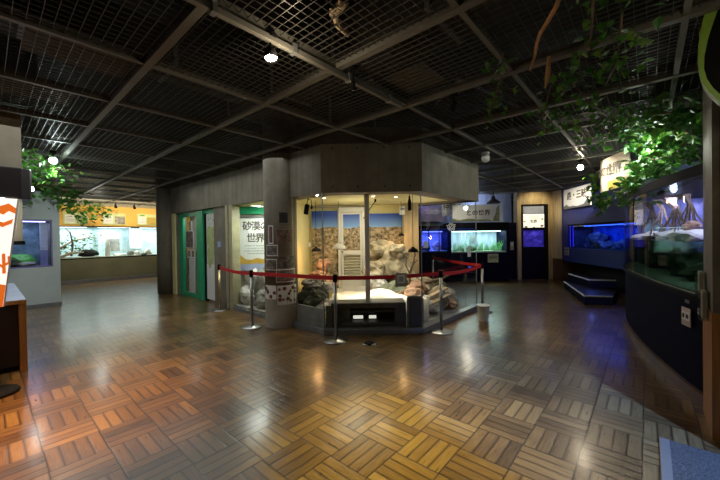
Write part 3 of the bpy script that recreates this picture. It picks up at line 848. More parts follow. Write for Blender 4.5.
P_ = fr(.80, 6.35, 1.42)
dome_lamp('small dome heat lamp lit orange beside the rear pillar', P_, .06, 2.085, M['lamp_warm'])
P_ = fr(.80, 4.98, 1.17)
dome_lamp('black dome heat lamp on a long cable by the front right glass corner', P_, .085, 2.085, M['bulb_off'])
P_ = fr(.80, 4.98, 1.11)
tag(MB().lathe([(.085, .058), (.08, .02), (.06, -.012), (.03, -.03), (.006, -.034)], 20, P_, caps=False).build('lamp_globe', M['acryl'], smooth=True), 'clear globe under the black dome lamp by the front right glass corner', 'globe')
def plug(label, loc, L=.17):
    t = thing('socket_lamp', label, 'lamp', loc)
    MB().lathe([(.02, 0), (.028, .03), (.028, L * .6), (.016, L * .8), (.012, L)], 14).build('holder', M['black'], t, smooth=True)
    MB().tube([(0, 0, L), (0, 0, 2.085 - loc[2])], .004).build('cable', M['black'], t)
plug('black lamp holder hanging at the top right inside the front glass corner', fr(.76, 5.0, 1.80), .22)
t = thing('track_spot', 'black track spot lamp at the top left inside the showcase', 'lamp', fr(-.86, 5.35, 1.87))
mb = MB().lathe([(.03, -.08), (.038, -.07), (.038, .07), (.028, .085)], 16); mb.bm.transform(Matrix.Rotation(R(12), 4, 'Y')); mb.build('lamp_shade', M['black'], t, smooth=True)
b = MB(); b.tube([(0, 0, .06), (.03, 0, .16), (.10, 0, .17), (.11, 0, .05)], .006); b.tube([(.03, 0, .16), (.03, 0, .215)], .01); b.build('bracket', M['black'], t)
MB().lathe([(.014, -.03), (.016, .03)], 10, (.11, 0, .04)).build('plug', M['black'], t)
tag(MB().tube([fp(.27, 5.6, 2.02), fp(.06, 5.6, 1.72)], .007).tube([fp(.27, 5.6, 2.05), fp(.27, 5.6, 2.0)], .018).build('support_rod', M['black']), 'thin black slanting rod under the showcase ceiling beside the white post', 'rod')
for i, (tt, dd) in enumerate([(.23, 5.45), (.62, 5.6), (1.02, 5.35), (1.25, 5.5), (1.38, 5.4), (-.6, 5.6)]):
    t = thing('downlight', ['round downlight in the showcase ceiling above the sand heap', 'round downlight in the showcase ceiling above the boulders', 'round downlight in the showcase ceiling over the front right corner', 'round downlight in the showcase ceiling, middle of the right wing', 'round downlight in the showcase ceiling nearest the right end glass', 'round downlight in the showcase ceiling over the left rocks'][i], 'lamp', fr(tt, dd, 2.085))
    MB().lathe([(.045, -.008), (.045, .0), (.03, .0), (.03, -.008)], 18, caps=False).build('ring', M['white'], t)
    MB().lathe([(.03, -.006), (.028, -.002)], 16).build('lens', M['lamp_down'], t)
# cards stuck on the glass
tag(MB().box(4.23, 4.37, 2.470, 2.476, 1.235, 1.335).build('glass_card', M['paper']), 'white wide card inside the right wing glass at eye height', 'card')
tag(MB().box(5.80, 5.93, 2.470, 2.476, 1.02, 1.22).build('glass_card', M['paper']), 'white upright card near the right edge of the showcase glass', 'card')

# ------------------------------------------------------------------ stanchions and red belts
ST = [((3.07, 6.41), 'steel barrier post by the brass coloured jamb of the display window', 'brass'),
      ((2.80, 4.76), 'steel barrier post just in front of the round column with photos', 'steel'),
      ((3.14, 3.21), 'steel barrier post in front of the left end of the dark burrow box', 'steel'),
      ((4.40, 2.29), 'steel barrier post in front of the right wing of the showcase', 'steel'),
      ((6.02, 2.30), 'steel barrier post with the white bucket at its foot', 'steel'),
      ((7.63, 4.19), 'steel barrier post beyond the right end of the showcase, seen through its glass', 'steel')]
M['brass'] = mat('brassy_metal', (.5, .38, .2), .35, .9, .08)
for (x, y), lab, m_ in ST:
    t = thing('barrier_post', lab, 'barrier post', (x, y, 0), 0, 'belt barrier posts round the showcase')
    MB().lathe([(.165, 0), (.17, .006), (.165, .014), (.06, .028), (.03, .04)], 32).build('base', M['steel'], t, smooth=True)
    MB().lathe([(.022, .03), (.022, .80)], 16).build('pole', M[m_], t, smooth=True)
    MB().lathe([(.024, .80), (.032, .81), (.032, .89), (.026, .905), (.01, .91)], 16).build('belt_head', M['black'], t, smooth=True)
BL = ['red belt from the brass jamb post to the post by the round column', 'red belt passing in front of the round column with photos', 'red belt stretched before the burrow box and white placard', 'red belt along the front of the right wing of the showcase', 'red belt running behind the right end of the showcase']
for i in range(5):
    a = Vector((*ST[i][0], .855)); b_ = Vector((*ST[i + 1][0], .855))
    d_ = (b_ - a).normalized(); a += d_ * .033; b_ -= d_ * .033
    mb = MB(); n_ = Vector((-d_.y, d_.x, 0)) * .0015; prev = None
    sag = (.03, .0, .015, .035, .02)[i]
    for k in range(17):
        q = k / 16; p = a.lerp(b_, q) - Vector((0, 0, sag * 4 * q * (1 - q)))
        ring = [mb.bm.verts.new(p + n_ * s + Vector((0, 0, h))) for s, h in ((-1, -.028), (1, -.028), (1, .028), (-1, .028))]
        if prev:
            for j in range(4): mb.bm.faces.new((prev[j], prev[(j + 1) % 4], ring[(j + 1) % 4], ring[j]))
        else: mb.bm.faces.new(ring)
        prev = ring
    mb.bm.faces.new(prev[::-1])
    tag(mb.build('barrier_belt', M['red']), BL[i], 'belt', 'red barrier belts')
# placard hanging on the belt
a, b_ = Vector((3.14, 3.21, .82)), Vector((4.40, 2.29, .82)); q = a.lerp(b_, .60) + Vector((-.02, -.026, 0))
t = thing('belt_placard', 'beige card with grey square hanging on the red belt before the showcase', 'placard', (q.x, q.y, .70), math.atan2((b_ - a).y, (b_ - a).x))
MB().box(-.085, .085, 0, .006, 0, .19).build('card', M['beige'], t)
MB().box(-.055, .055, -.003, 0, .05, .165).build('inner_panel', M['paper'], t)
MB().box(-.035, .035, -.005, -.003, .07, .145).build('grey_square', M['grey_ink'], t)
MB().box(-.06, -.04, -.002, .008, .17, .20).build('clip', M['steelgrey'], t)
# bucket and floor socket
t = thing('bucket', 'small translucent white bucket on the floor at the foot of a barrier post', 'bucket', (5.42, 2.06, 0))
MB().lathe([(.075, 0), (.10, .24), (.106, .245), (.106, .26), (.096, .26), (.07, .01)], 28, caps=False).lathe([(.073, .001), (.074, .01)], 28).build('body', M['bucket'], t, smooth=True)
MB().tube([(.105 * math.cos(a), .02, .25 + .09 * -math.sin(a)) for a in [PI * k / 10 for k in range(11)]], .003, 6).build('handle', M['steelgrey'], t)
t = thing('floor_socket', 'small grey floor socket lying before the burrow box', 'floor socket', (3.33, 2.78, 0), FR)
MB().box(-.085, .085, -.07, -.03, 0, .012).build('edge_plate', M['white'], t)
MB().lathe([(.075, 0), (.075, .012), (.05, .022), (.012, .024)], 24).build('cover', M['black'], t, smooth=True)

# ------------------------------------------------------------------ rear-left: long rocky tank in the ochre wall
t = thing('long_aquarium', 'long bright aquarium set in the ochre rear wall', 'aquarium', (1.2, 14.36, .80))
MB().box(0, 4.0, .85, .9, -.05, 1.12).build('back_panel', tank_back('pale_tank_back', (.30, .42, .44), (.48, .60, .62), (.66, .76, .78), 3), t)
b = MB(); b.box(0, .04, .1, .9, -.05, 1.12); b.box(3.96, 4, .1, .9, -.05, 1.12); b.box(0, 4, .0, .9, -.06, .03); b.box(0, 4, .1, .9, 1.14, 1.16)
b.build('tank_body', M['wallwhite'], t)
MB().box(0.0, 4.0, .02, .028, .03, 1.11).build('front_glass', M['tankglass'], t)
b = MB(); b.box(-.02, 4.02, -.03, .05, 1.08, 1.12); b.box(-.02, 4.02, -.03, .05, 0.0, .04)
b.build('rim', M['black'], t)
for x in (1.42, 2.32): MB().box(x - .012, x + .012, .03, .85, .03, 1.08).build('divider', M['tankglass'], t)
for x in (.7, 2.0, 3.3): MB().box(x - .5, x + .5, .45, .52, 1.085, 1.11).build('light_tube', M['tube_white'], t)
MB().box(.03, 3.97, .1, .85, .03, .07).build('sand_bed', M['gravel'], t)
Tk = Vector((1.2, 14.36, .80))
def tx(px): return 1.63 + (px - 60) * .0288
def br(pts, r, lab, m_='branch', base=None):
    b = MB(); b.tube(pts, r, 8)
    tag(b.build('aquarium_branch', M[m_], base), lab, 'branch')
br([(1.35, 14.8, .95), (1.7, 14.7, 1.2), (2.0, 14.75, 1.42), (2.45, 14.65, 1.55), (2.62, 14.6, 1.5)], [.04, .035, .03, .02, .01], 'pale branch rising across the left of the long aquarium', 'log')
br([(1.95, 14.7, .9), (2.0, 14.7, 1.3), (1.92, 14.6, 1.7), (1.8, 14.6, 1.84)], [.03, .028, .02, .01], 'upright branch in the left of the long aquarium', 'branch')
br([(1.62, 14.6, .86), (1.95, 14.55, 1.02), (2.25, 14.5, 1.03)], [.05, .045, .02], 'low log at the front left of the long aquarium', 'log')
rk = [((2.42, 14.62, .98), (.30, .16, .13), 'void', 'black hollow log lying left of the white pump tower'), ((1.5, 14.6, .88), (.3, .15, .08), 'rockgrey', 'flat grey rock at the left end of the long aquarium'),
      ((3.30, 14.65, .88), (.2, .14, .07), 'rockpale', 'pale flat rock right of the white pump tower'), ((3.62, 14.55, .93), (.11, .1, .13), 'rockgrey', 'dark grey rock left of centre in the right compartment'),
      ((3.86, 14.6, .92), (.1, .1, .1), 'rockpale', 'whitish round rock in the right compartment of the long aquarium'), ((4.18, 14.6, .95), (.13, .12, .12), 'rockpale', 'tall whitish rock at the right end of the long aquarium'), ((4.02, 14.5, .88), (.1, .08, .06), 'rockdark', 'small dark rock before the whitish rocks at the right end')]
for i, (c, s, m_, lab) in enumerate(rk): tag(MB().rock(c, s, 60 + i, .3, 2).build('aquarium_rock', M[m_]), lab, 'rock')
t = thing('pump_tower', 'white pump tower standing in the middle of the long aquarium', 'pump', (2.93, 14.6, .86))
MB().box(-.07, .07, -.05, .05, 0, .30).build('lower_box', M['white'], t, bevel=.01)
MB().lathe([(.06, .30), (.045, .36), (.06, .42), (.06, .50), (.03, .60), (.02, .9)], 18).build('upper_pipe', M['white'], t, smooth=True)
tag(MB().box(3.06, 3.38, 15.0, 15.02, 1.02, 1.48).build('tank_picture', M['rockgrey']), 'grey picture panel on the back of the long aquarium', 'picture')
tag(MB().box(3.72, 4.12, 15.08, 15.10, 1.1, 1.86).build('white_sheet', M['paper']), 'white sheet hanging at the back right of the long aquarium', 'sheet')
for i, (cx, h, lab) in enumerate([(1.75, .75, 'green leafy water plant at the left of the long aquarium'), (2.15, .6, 'green leafy water plant among the branches of the long aquarium'), (2.5, .75, 'tall green water plant behind the black hollow log')]):
    b = MB()
    for k in range(70):
        z = random.uniform(.1, h); b.leaf(Vector((cx + random.gauss(0, .14), 14.72 + random.gauss(0, .08), .9 + z)), Vector((random.uniform(-1, 1), random.uniform(-1, .3), random.uniform(-.5, .8))), Vector((0, 0, 1)), random.uniform(.07, .13), random.uniform(.05, .09))
    tag(b.build('water_plant', M['leaf']), lab, 'plant')
for i, (x0, x1, zz_, lab) in enumerate([(1.72, 2.36, 0, 'white information board on the ochre wall nearest the hanging vines'), (2.74, 3.42, 1, 'white information board in the middle of the ochre wall'), (3.78, 4.40, 2, 'white information board on the ochre wall beside the concrete column')]):
    t = thing('information_board', lab, 'board', (x0, 14.33, 1.97))
    w = x1 - x0
    pn = MB().box(0, w, 0, .02, 0, .42).build('panel', mat('board_yellow_green', (.55, .6, .28), .5, 0, .06), t)
    MB().box(.04, w * .46, -.004, 0, .05, .32).build('text_field', M['paper'], pn)
    MB().box(w * .54, w * .97, -.004, 0, .03, .30).build('photo_field', tank_back('board_photo_%d' % i, (.08, .14, .06), ((.2, .3, .14), (.25, .22, .2), (.5, .4, .08))[i], ((.5, .6, .4), (.55, .6, .62), (.75, .25, .06))[i], 8), pn)
    b = MB()
    for k in range(4): b.box(.06, w * .43, -.006, -.004, .10 + k * .05, .112 + k * .05)
    b.build('small_print', M['grey_ink'], pn)
    MB().box(.1, w * .4, -.004, 0, .345, .39).build('heading', M['weed'], pn)
# track lamps on the ceiling before the ochre wall
for x, lab in [(3.0, 'small black track lamp above the middle information board'), (3.55, 'small black track lamp above the board by the concrete column')]:
    t = thing('track_lamp', lab, 'lamp', (x, 13.7, CEIL))
    MB().tube([(0, 0, 0), (0, 0, -.1)], .012).build('stem', M['black'], t)
    mb = MB().lathe([(.03, -.07), (.045, .06)], 14); mb.bm.transform(Matrix.Translation((0, .03, -.14)) @ Matrix.Rotation(R(140), 4, 'X')); mb.build('lamp_shade', M['black'], t)

# white wall with a blue lit tank, further left
b = MB(); b.box(-1.5, .02, 9.85, 10.0, 0, 2.56); b.box(1.0, 1.12, 9.85, 10.0, 0, 2.56); b.box(.02, 1.0, 9.85, 10.0, 0, .86); b.box(.02, 1.0, 9.85, 10.0, 1.89, 2.56); b.box(1.04, 1.12, 10.0, 10.9, 0, 2.56); b.box(-1.5, 1.12, 10.8, 10.9, 0, 2.56); b.box(-1.5, 1.12, 9.85, 10.9, 2.5, 2.56)
struct(b.build('wall_left_rear', M['wallwhite']))
struct(MB().box(-1.5, 1.13, 9.83, 9.85, 0, .07).build('baseboard_left_rear', M['steelgrey']))
t = thing('wall_aquarium', 'violet lit aquarium sunk in the pale wall beside the kiosk', 'aquarium', (.02, 9.85, .86))
MB().box(0, .98, .76, .8, 0, 1.03).build('back_panel', tank_back('blue_green_tank_back', (.02, .035, .05), (.06, .12, .14), (.14, .2, .26), 5), t)
b = MB(); b.box(0, .98, .1, .8, -.03, .02); b.box(-.0, .02, .1, .8, 0, 1.03); b.box(.96, .98, .1, .8, 0, 1.03); b.box(0, .98, .16, .8, 1.01, 1.03)
b.build('tank_body', M['rockdark'], t)
MB().box(0, .98, .03, .038, .0, 1.03).build('front_glass', M['tankglass'], t)
b = MB(); b.box(0, .98, .0, .04, .99, 1.03); b.box(.955, .98, 0, .04, 0, 1.03); b.box(0, .98, 0, .04, 0, .03)
b.build('rim', mat('violet_frame', (.16, .14, .36), .4), t)
MB().box(.1, .9, .3, .36, .985, 1.005).build('light_tube', emit('violet_tube', (.45, .4, 1), 5), t)
t = thing('acrylic_column', 'pale violet acrylic overflow column inside the wall aquarium', 'column tube', (.875, 10.02, .88))
b = MB(); b.box(-.06, .06, -.05, .05, 0, .34); b.build('lower_box', mat('violet_acrylic', (.2, .2, .5), .3), t)
b = MB(); b.box(-.06, -.02, -.05, .05, .34, .95); b.box(.02, .06, -.05, .05, .34, .95); b.box(-.02, .02, -.02, .05, .34, .95); b.build('upper_tube', mat('pale_violet_acrylic', (.5, .5, .78), .3), t)
for i, (c, s, m_, lab) in enumerate([((.28, 10.1, .98), (.22, .15, .1), 'rockdark', 'dark rock at the left in the violet wall aquarium'), ((.62, 10.1, .93), (.16, .12, .05), 'rockgrey', 'flat grey rock in the violet wall aquarium by the acrylic column'), ((.5, 10.35, 1.02), (.3, .16, .12), 'weed', 'mossy green mound at the back of the violet wall aquarium')]):
    tag(MB().rock(c, s, 90 + i, .3, 2).build('aquarium_rock', M[m_]), lab, 'rock')

# ------------------------------------------------------------------ kiosk in the left foreground
t = thing('counter', 'wooden kiosk counter with a pale blue laminate top', 'counter', (-.60, 5.16, 0))
MB().box(-.60, .84, .03, 2.2, .06, .72).build('body', M['kiosk'], t)
MB().box(.84, .90, 0, 2.25, 0, .745).build('side_panel', M['wood'], t, bevel=.004)
MB().box(-.62, .90, 0, 2.25, .745, .775).build('worktop', M['counter'], t)
MB().box(-.62, .90, -.012, 0, .735, .778).build('edge_strip', M['wood'], t)
MB().box(-.6, .84, .05, 2.2, 0, .06).build('plinth', M['black'], t)
t = thing('kiosk_canopy', 'dark plum canopy box with a beige box on top over the kiosk sign', 'canopy', (-.60, 5.10, 1.88))
b = MB(); b.prism([(-.6, 0), (.88, 0), (.95, .04), (.97, .12), (.97, 1.0), (-.6, 1.0)], 0, .33)
b.build('canopy_body', M['kiosk'], t, bevel=.01)
MB().box(-.6, .89, .06, 1.0, .33, .92).build('upper_box', M['beige'], t)
MB().lathe([(.05, -.02), (.055, 0)], 18, (.70, -.0 + .12, 0)).build('downlight', M['lamp_white'], t)
MB().box(.70, .89, .12, .5, -.46, 0).build('side_panel', M['beige'], t)
MB().box(.70, .905, .11, .5, -.5, -.46).build('side_panel_foot', M['black'], t)
t = thing('kiosk_sign', 'backlit white kiosk sign with orange cactus and coral shapes', 'sign', (-.60, 5.02, .745))
b = MB(); b.poly_xz([(-.5, 0), (.725, 0), (.845, 1.12), (-.5, 1.12)], 0, .08); b.build('face', M['kiosksign'], t)
pr = MB()
pr.poly_xz([(.60, .98), (.66, 1.06), (.72, 1.04), (.78, 1.07), (.835, 1.02), (.83, .96), (.78, .99), (.74, .95), (.68, .98), (.64, .92)], -.004, 0)
pr.poly_xz([(.58, .86), (.66, .90), (.74, .87), (.81, .91), (.80, .86), (.73, .82), (.66, .86), (.6, .82)], -.004, 0)
def cactus(x, z, h, w):
    pr.poly_xz([(x - w, z), (x + w, z), (x + w, z + h), (x + w * .5, z + h * 1.05), (x - w * .5, z + h * 1.05), (x - w, z + h)], -.004, 0)
    pr.poly_xz([(x - w * 3.4, z + h * .45), (x - w, z + h * .3), (x - w, z + h * .45), (x - w * 2.2, z + h * .55), (x - w * 2.2, z + h * .8), (x - w * 3.4, z + h * .8)], -.004, 0)
    pr.poly_xz([(x + w, z + h * .4), (x + w * 3.2, z + h * .5), (x + w * 3.2, z + h * .9), (x + w * 2.1, z + h * .9), (x + w * 2.1, z + h * .6), (x + w, z + h * .55)], -.004, 0)
cactus(.735, .34, .20, .013); cactus(.67, .30, .16, .011); cactus(.60, .34, .2, .012)
pr.poly_xz([(-.5, 0), (.72, 0), (.745, .22), (.69, .24), (.62, .20), (.5, .12), (-.5, .1)], -.004, 0)
pr.build('orange_print', emit('backlit_orange_print', (1, .2, .02), .55), t)
b = MB(); b.poly_xz([(.722, 0), (.735, 0), (.857, 1.12), (.843, 1.12)], -.01, .085); b.build('edge_trim', M['white'], t)
t = thing('stand_base', 'black round stand base on the floor beside the kiosk counter', 'stand', (.05, 4.55, 0))
MB().lathe([(.16, 0), (.165, .02), (.15, .035), (.03, .05)], 28).build('base', M['black'], t, smooth=True)
MB().lathe([(.022, .05), (.022, .72)], 14).build('pole', M['black'], t, smooth=True)

# ------------------------------------------------------------------ rear right: planted tank, purple tank, door
def cab_tank(label, t0, t1, d_, zb, zt, ztop, depth, back, water, tube, w0=.06, w1=.06, hood='black'):
    t = thing('aquarium_cabinet', label, 'aquarium', fr(t0, d_), FR)
    W = t1 - t0
    MB().box(0, W, 0, depth, .05, zb).build('cabinet', M['navy'], t)
    MB().box(.02, W - .02, .03, depth, 0, .05).build('plinth', M['black'], t)
    MB().box(0, W, 0, depth, zt, ztop).build('hood', M[hood], t)
    b = MB(); b.box(0, w0, 0, depth, zb, zt); b.box(W - w1, W, 0, depth, zb, zt); b.build('side_frame', M['navy'], t)
    MB().box(w0, W - w1, depth - .04, depth, zb, zt).build('back_panel', back, t)
    MB().box(w0, W - w1, .02, .028, zb, zt).build('front_glass', M[water], t)
    MB().box(w0, W - w1, .04, depth - .04, zb, zb + .04).build('gravel_bed', M['gravel'], t)
    MB().box(w0 + .1, W - w1 - .1, .2, .26, zt - .03, zt - .005).build('light_tube', tube, t)
    return t
cab_tank('black cabinet with a bright green planted aquarium beside the navy door', 2.72, 4.51, 10.0, .88, 1.55, 1.80, .8, tank_back('green_tank_back', (.03, .16, .12), (.10, .36, .24), (.34, .66, .5), 3.2), 'tankglass', emit('tube_green_white', (.75, 1, .9), 2.5), .05, .06)
cab_tank('dark cabinet with a purple blue aquarium seen through the showcase glass', 1.75, 2.70, 10.0, .92, 1.56, 1.72, .8, tank_back('violet_tank_back', (.02, .02, .2), (.08, .07, .5), (.3, .3, .9), 6), 'bluewater', emit('tube_violet', (.35, .3, 1), 4), .10, .05)
for x in (2.08, 2.40): tag(rot_box('tank_divider', x - .012, x + .012, 9.985, 9.998, .92, 1.56, M['black']), 'black upright bar on the purple aquarium, %s' % ('the one farther from the planted tank' if x < 2.2 else 'the one nearer the planted tank'), 'bar', 'bars on the purple aquarium')
tag(rot_box('wall_hood', 1.9, 2.72, 10.3, 10.7, 1.86, 2.3, mat('violet_lit_board', (.38, .34, .55), .6)), 'pale violet board above the purple aquarium', 'board')
for i in range(6):
    tt = (2.98, 3.2, 3.45, 3.75, 4.02, 4.28)[i]
    b = MB()
    base = fr(tt, 10.35, .92)
    for k in range(46):
        b.frond(base + Vector((random.gauss(0, .08), random.gauss(0, .08), 0)), Vector((random.uniform(-.3, .3), random.uniform(-.3, .3), 1)), random.uniform(.14, .34 + .12 * (i % 2)), .014)
    tag(b.build('aquatic_plant', M['weed']), ['tuft of green water grass at the left end of the planted aquarium', 'second tuft of water grass from the left in the planted aquarium', 'third tuft of water grass from the left in the planted aquarium', 'third tuft of water grass from the right in the planted aquarium', 'second tuft of water grass from the right in the planted aquarium', 'tuft of green water grass at the right end of the planted aquarium'][i], 'plant', 'water grass in the planted aquarium')
t = thing('filter_pipe', 'white filter pipe standing at the left of the planted aquarium', 'pipe', fr(3.18, 10.3, .92), FR)
b = MB(); b.tube([(0, 0, 0), (0, 0, .6)], .02); b.tube([(.12, 0, 0), (.12, 0, .6)], .014); b.build('pipe', M['white'], t)
MB().box(.24, .42, -.02, .02, .25, .5).build('filter_box', M['wallwhite'], t)
for i, (c, s, m_, lab) in enumerate([((2.05, 10.4, 1.02), (.2, .15, .12), 'rockdark', 'dark rock at the left in the purple aquarium'), ((2.42, 10.4, 1.06), (.18, .15, .16), 'rockgrey', 'grey rock at the right in the purple aquarium'), ((3.6, 10.5, .96), (.25, .12, .08), 'rockdark', 'dark mossy rock in the middle of the planted aquarium')]):
    tag(MB().rock((0, 0, 0), s, 120 + i, .3, 2).build('aquarium_rock', M[m_], loc=fr(*c)), lab, 'rock')
# labels on the cabinet
t = frthing('tank_label', 'yellowish species label on the black cabinet under the planted aquarium', 'label', 4.03, 9.992, .58)
MB().box(-.16, .16, 0, .006, 0, .26).build('card', mat('label_yellow', (.55, .55, .32), .5), t)
MB().box(-.13, .13, -.003, 0, .10, .2).build('photo_print', tank_back('label_print', (.12, .14, .06), (.3, .3, .14), (.5, .5, .3), 20), t)
t = frthing('wall_plate', 'small pale switch plate on the navy recess wall beside the planted aquarium', 'switch plate', 4.80, 10.41, .93)
pl = MB().box(-.055, .055, 0, .01, 0, .26).build('plate', M['beige'], t)
MB().box(-.025, .025, -.006, 0, .14, .22).build('switch', M['white'], pl)
# signs above the tank
t = thing('hanging_sign', 'white sign above the planted aquarium, dark characters, lamp glare at its left', 'sign', fr(2.80, 9.96, 1.83), FR)
MB().box(0, 1.42, 0, .03, 0, .50).build('board', M['paper'], t)
text('との世界', .185, M['sepia'], t, (.78, -.003, .25), (PI / 2, 0, R(0)), 'sign_text', .004)
b = MB(); b.poly_xz([(1.22, 0), (1.42, 0), (1.42, .5), (1.34, .42), (1.3, .2), (1.24, .1)], -.004, 0); b.poly_xz([(.0, 0), (1.22, 0), (1.1, .06), (.8, .05), (.5, .09), (.2, .05), (0, .1)], -.004, 0)
b.build('reed_print', tank_back('reed_print', (.1, .14, .06), (.25, .28, .12), (.5, .5, .25), 12), t)
b = MB()
for r in range(2):
    x = .45
    while x < 1.1: b.box(x, x + .03, -.003, 0, .10 - r * .05, .115 - r * .05); x += .045
b.build('small_print', M['grey_ink'], t)
t = thing('wall_sign', 'white sign set higher behind the showcase end, partly hidden by its beam', 'sign', fr(2.55, 10.2, 2.02), FR)
MB().box(0, .62, 0, .03, 0, .42).build('board', M['paper'], t)
text('仲間の', .2, M['sepia'], t, (.33, -.003, .27), (PI / 2, 0, 0), 'sign_text', .003)
MB().tube([(.05, .01, .42), (.05, .01, .7)], .006).tube([(.57, .01, .42), (.57, .01, .7)], .006).build('hanger', M['steelgrey'], t)
# pendant dome lamp
t = thing('pendant_lamp', 'grey dome pendant lamp hanging above the planted aquarium sign', 'lamp', fr(4.0, 9.85, 2.36))
MB().lathe([(.035, .22), (.05, .20), (.06, .13), (.19, .03), (.2, 0), (.19, 0), (.05, .11)], 28, caps=False).build('lamp_shade', M['duct'], t, smooth=True)
MB().tube([(0, 0, .2), (0, 0, CEIL - 2.36)], .014).build('stem', M['black'], t)
# white dome camera
t = thing('dome_camera', 'white dome security camera on the ceiling grid right of the concrete beam', 'camera', (5.30, 1.95, CEIL - .03))
MB().lathe([(.05, .0), (.06, .0), (.06, .03), (.05, .03)], 20).build('mount', M['white'], t)
MB().lathe([(.012, -.13), (.045, -.115), (.06, -.08), (.06, -.05), (.05, 0)], 20).build('dome', M['white'], t, smooth=True)
MB().box(-.03, .12, -.02, .02, -.08, -.05).build('lens_arm', M['white'], t)
# navy door with sign and blue pane
d = struct(bpy.data.objects.new('door_2', None)); COL.objects.link(d); d.location = fr(5.08, 10.36); d.rotation_euler = (0, 0, FR)
b = MB(); b.box(-.0, .05, -.02, .1, 0, 2.36); b.box(.72, .82, -.04, .1, 0, 2.36); b.box(0, .82, -.02, .1, 2.31, 2.36)
struct(b.build('door_frame', M['black'], d))
struct(MB().box(.05, .72, .02, .06, 0, 1.02).build('door_panel', M['navy'], d))
struct(MB().box(.05, .72, .02, .06, 1.54, 1.62).build('door_rail_trim', M['navy'], d))
struct(MB().box(.05, .72, .02, .06, 2.06, 2.31).build('door_transom_panel', M['bluegrey'], d))
pm = tank_back('blue_lit_pane', (.01, .006, .12), (.03, .02, .35), (.1, .08, .8), 6)
pb = pm.node_tree.nodes['Principled BSDF']; pm.node_tree.links.new(pb.inputs['Base Color'].links[0].from_socket, pb.inputs['Emission Color']); pb.inputs['Emission Strength'].default_value = .55
struct(MB().box(.05, .72, .05, .06, 1.02, 1.54).build('door_pane', pm, d))
struct(MB().box(.05, .72, .02, .06, 1.62, 2.06).build('door_sign_backing_panel', M['navy'], d))
t = frthing('door_sign', 'backlit white sign with two lines on the navy door', 'sign', 5.13, 10.37, 1.63)
MB().box(0, .67, 0, .012, 0, .42).build('face', M['litsign'], t)
text('クラゲの', .085, M['grey_ink'], t, (.34, -.003, .31), (PI / 2, 0, 0), 'sign_text', .001)
text('世界', .11, M['sepia'], t, (.34, -.003, .19), (PI / 2, 0, 0), 'sign_text', .003)
b = MB()
for cx, cz, r in [(.06, .2, .035), (.61, .26, .04), (.1, .02, .05), (.6, .05, .05), (.35, .01, .03)]:
    b.poly_xz([(cx + r * math.cos(a * PI / 6), max(0, cz + r * .7 * math.sin(a * PI / 6))) for a in range(12)], -.003, 0)
b.build('corner_print', mat('print_green_grey', (.3, .34, .24), .5), t)
for i, tt in enumerate((5.16, 5.34, 5.52, 5.70, 5.84)):
    tag(MB().lathe([(.014, -.012), (.014, .012)], 10).build('wall_hook', M['steelgrey'], loc=fr(tt, 10.345, 2.42)), 'small dark hook in the row above the navy door', 'hook', 'hooks above the navy door')
t = frthing('wall_plate', 'pale notice plate on the board pillar right of the navy door', 'plate', 6.27, 9.885, .90)
MB().box(-.07, .07, 0, .01, 0, .1).build('plate', M['beige'], t); MB().box(-.05, .05, -.004, 0, .02, .05).build('print', M['grey_ink'], t)

# small blue tank, its front panel, steps
def sw(x, y, z=0):
    e1 = SD.normalized(); e2 = Vector((-e1.y, e1.x, 0)); v = SA + e1 * x + e2 * y
    return Vector((v.x, v.y, z))
t = thing('wall_aquarium', 'deep blue lit aquarium in the blue wall above the steps', 'aquarium', SA, SANG)
MB().box(.06, 3.5, .66, .7, 1.0, 1.66).build('back_panel', tank_back('deep_blue_tank_back', (.01, .03, .3), (.03, .12, .6), (.12, .35, .9), 4), t)
b = MB(); b.box(.04, 3.5, .04, .7, .98, 1.04); b.box(.04, .06, .04, .7, 1.0, 1.66); b.build('tank_body', M['rockdark'], t)
MB().box(.05, 3.5, .02, .028, 1.02, 1.66).build('front_glass', M['bluewater'], t)
MB().box(-.04, 3.5, -.05, .02, .62, 1.02).build('front_panel', M['navyblue'], t)
b = MB(); b.box(.04, 3.5, -.01, .02, 1.64, 1.68); b.box(.20, .25, -.0, .03, 1.02, 1.66); b.build('rim', M['navy'], t)
MB().box(.3, 3.4, .3, .35, 1.61, 1.635).build('light_tube', emit('tube_blue', (.12, .25, 1), 2), t)
MB().box(.05, .11, .05, .12, 1.04, 1.65).build('blue_tube', emit('tube_indigo', (.1, .06, 1), .8), t)
for i, (c, s, lab) in enumerate([((.75, .38, 1.2), (.24, .2, .22), 'dark coral rock rising at the left of the deep blue aquarium'), ((1.15, .4, 1.1), (.26, .18, .12), 'low coral rock in the middle of the deep blue aquarium'), ((1.7, .4, 1.1), (.3, .2, .15), 'broad coral rock at the right of the deep blue aquarium'), ((.45, .35, 1.08), (.15, .12, .08), 'small coral rock beside the indigo light of the deep blue aquarium')]):
    tag(MB().rock((0, 0, 0), s, 140 + i, .45, 3).build('aquarium_rock', M['rockgrey'], loc=sw(*c)), lab, 'rock')
for i, (x, lab) in enumerate([(.02, 'beige switch plate with two holes at the left end of the blue panel'), (.16, 'beige switch plate right beside the other one on the blue panel')]):
    t = thing('switch_plate', lab, 'switch plate', sw(x, -.058, .80), SANG)
    MB().box(-.05, .05, 0, .008, 0, .22).build('plate', M['beige'], t)
    MB().box(-.02, .02, -.004, 0, .03, .08).box(-.02, .02, -.004, 0, .13, .18).build('switch', M['black'], t)
t = thing('hanging_sign', 'lit white sign with dark characters on the blue wall above the small blue aquarium', 'sign', sw(.12, -.14, 2.12), SANG)
MB().box(0, 1.30, 0, .03, 0, .54).build('board', M['paper'], t)
text('森・三昧', .24, M['sepia'], t, (.66, -.003, .33), (PI / 2, 0, 0), 'sign_text', .006)
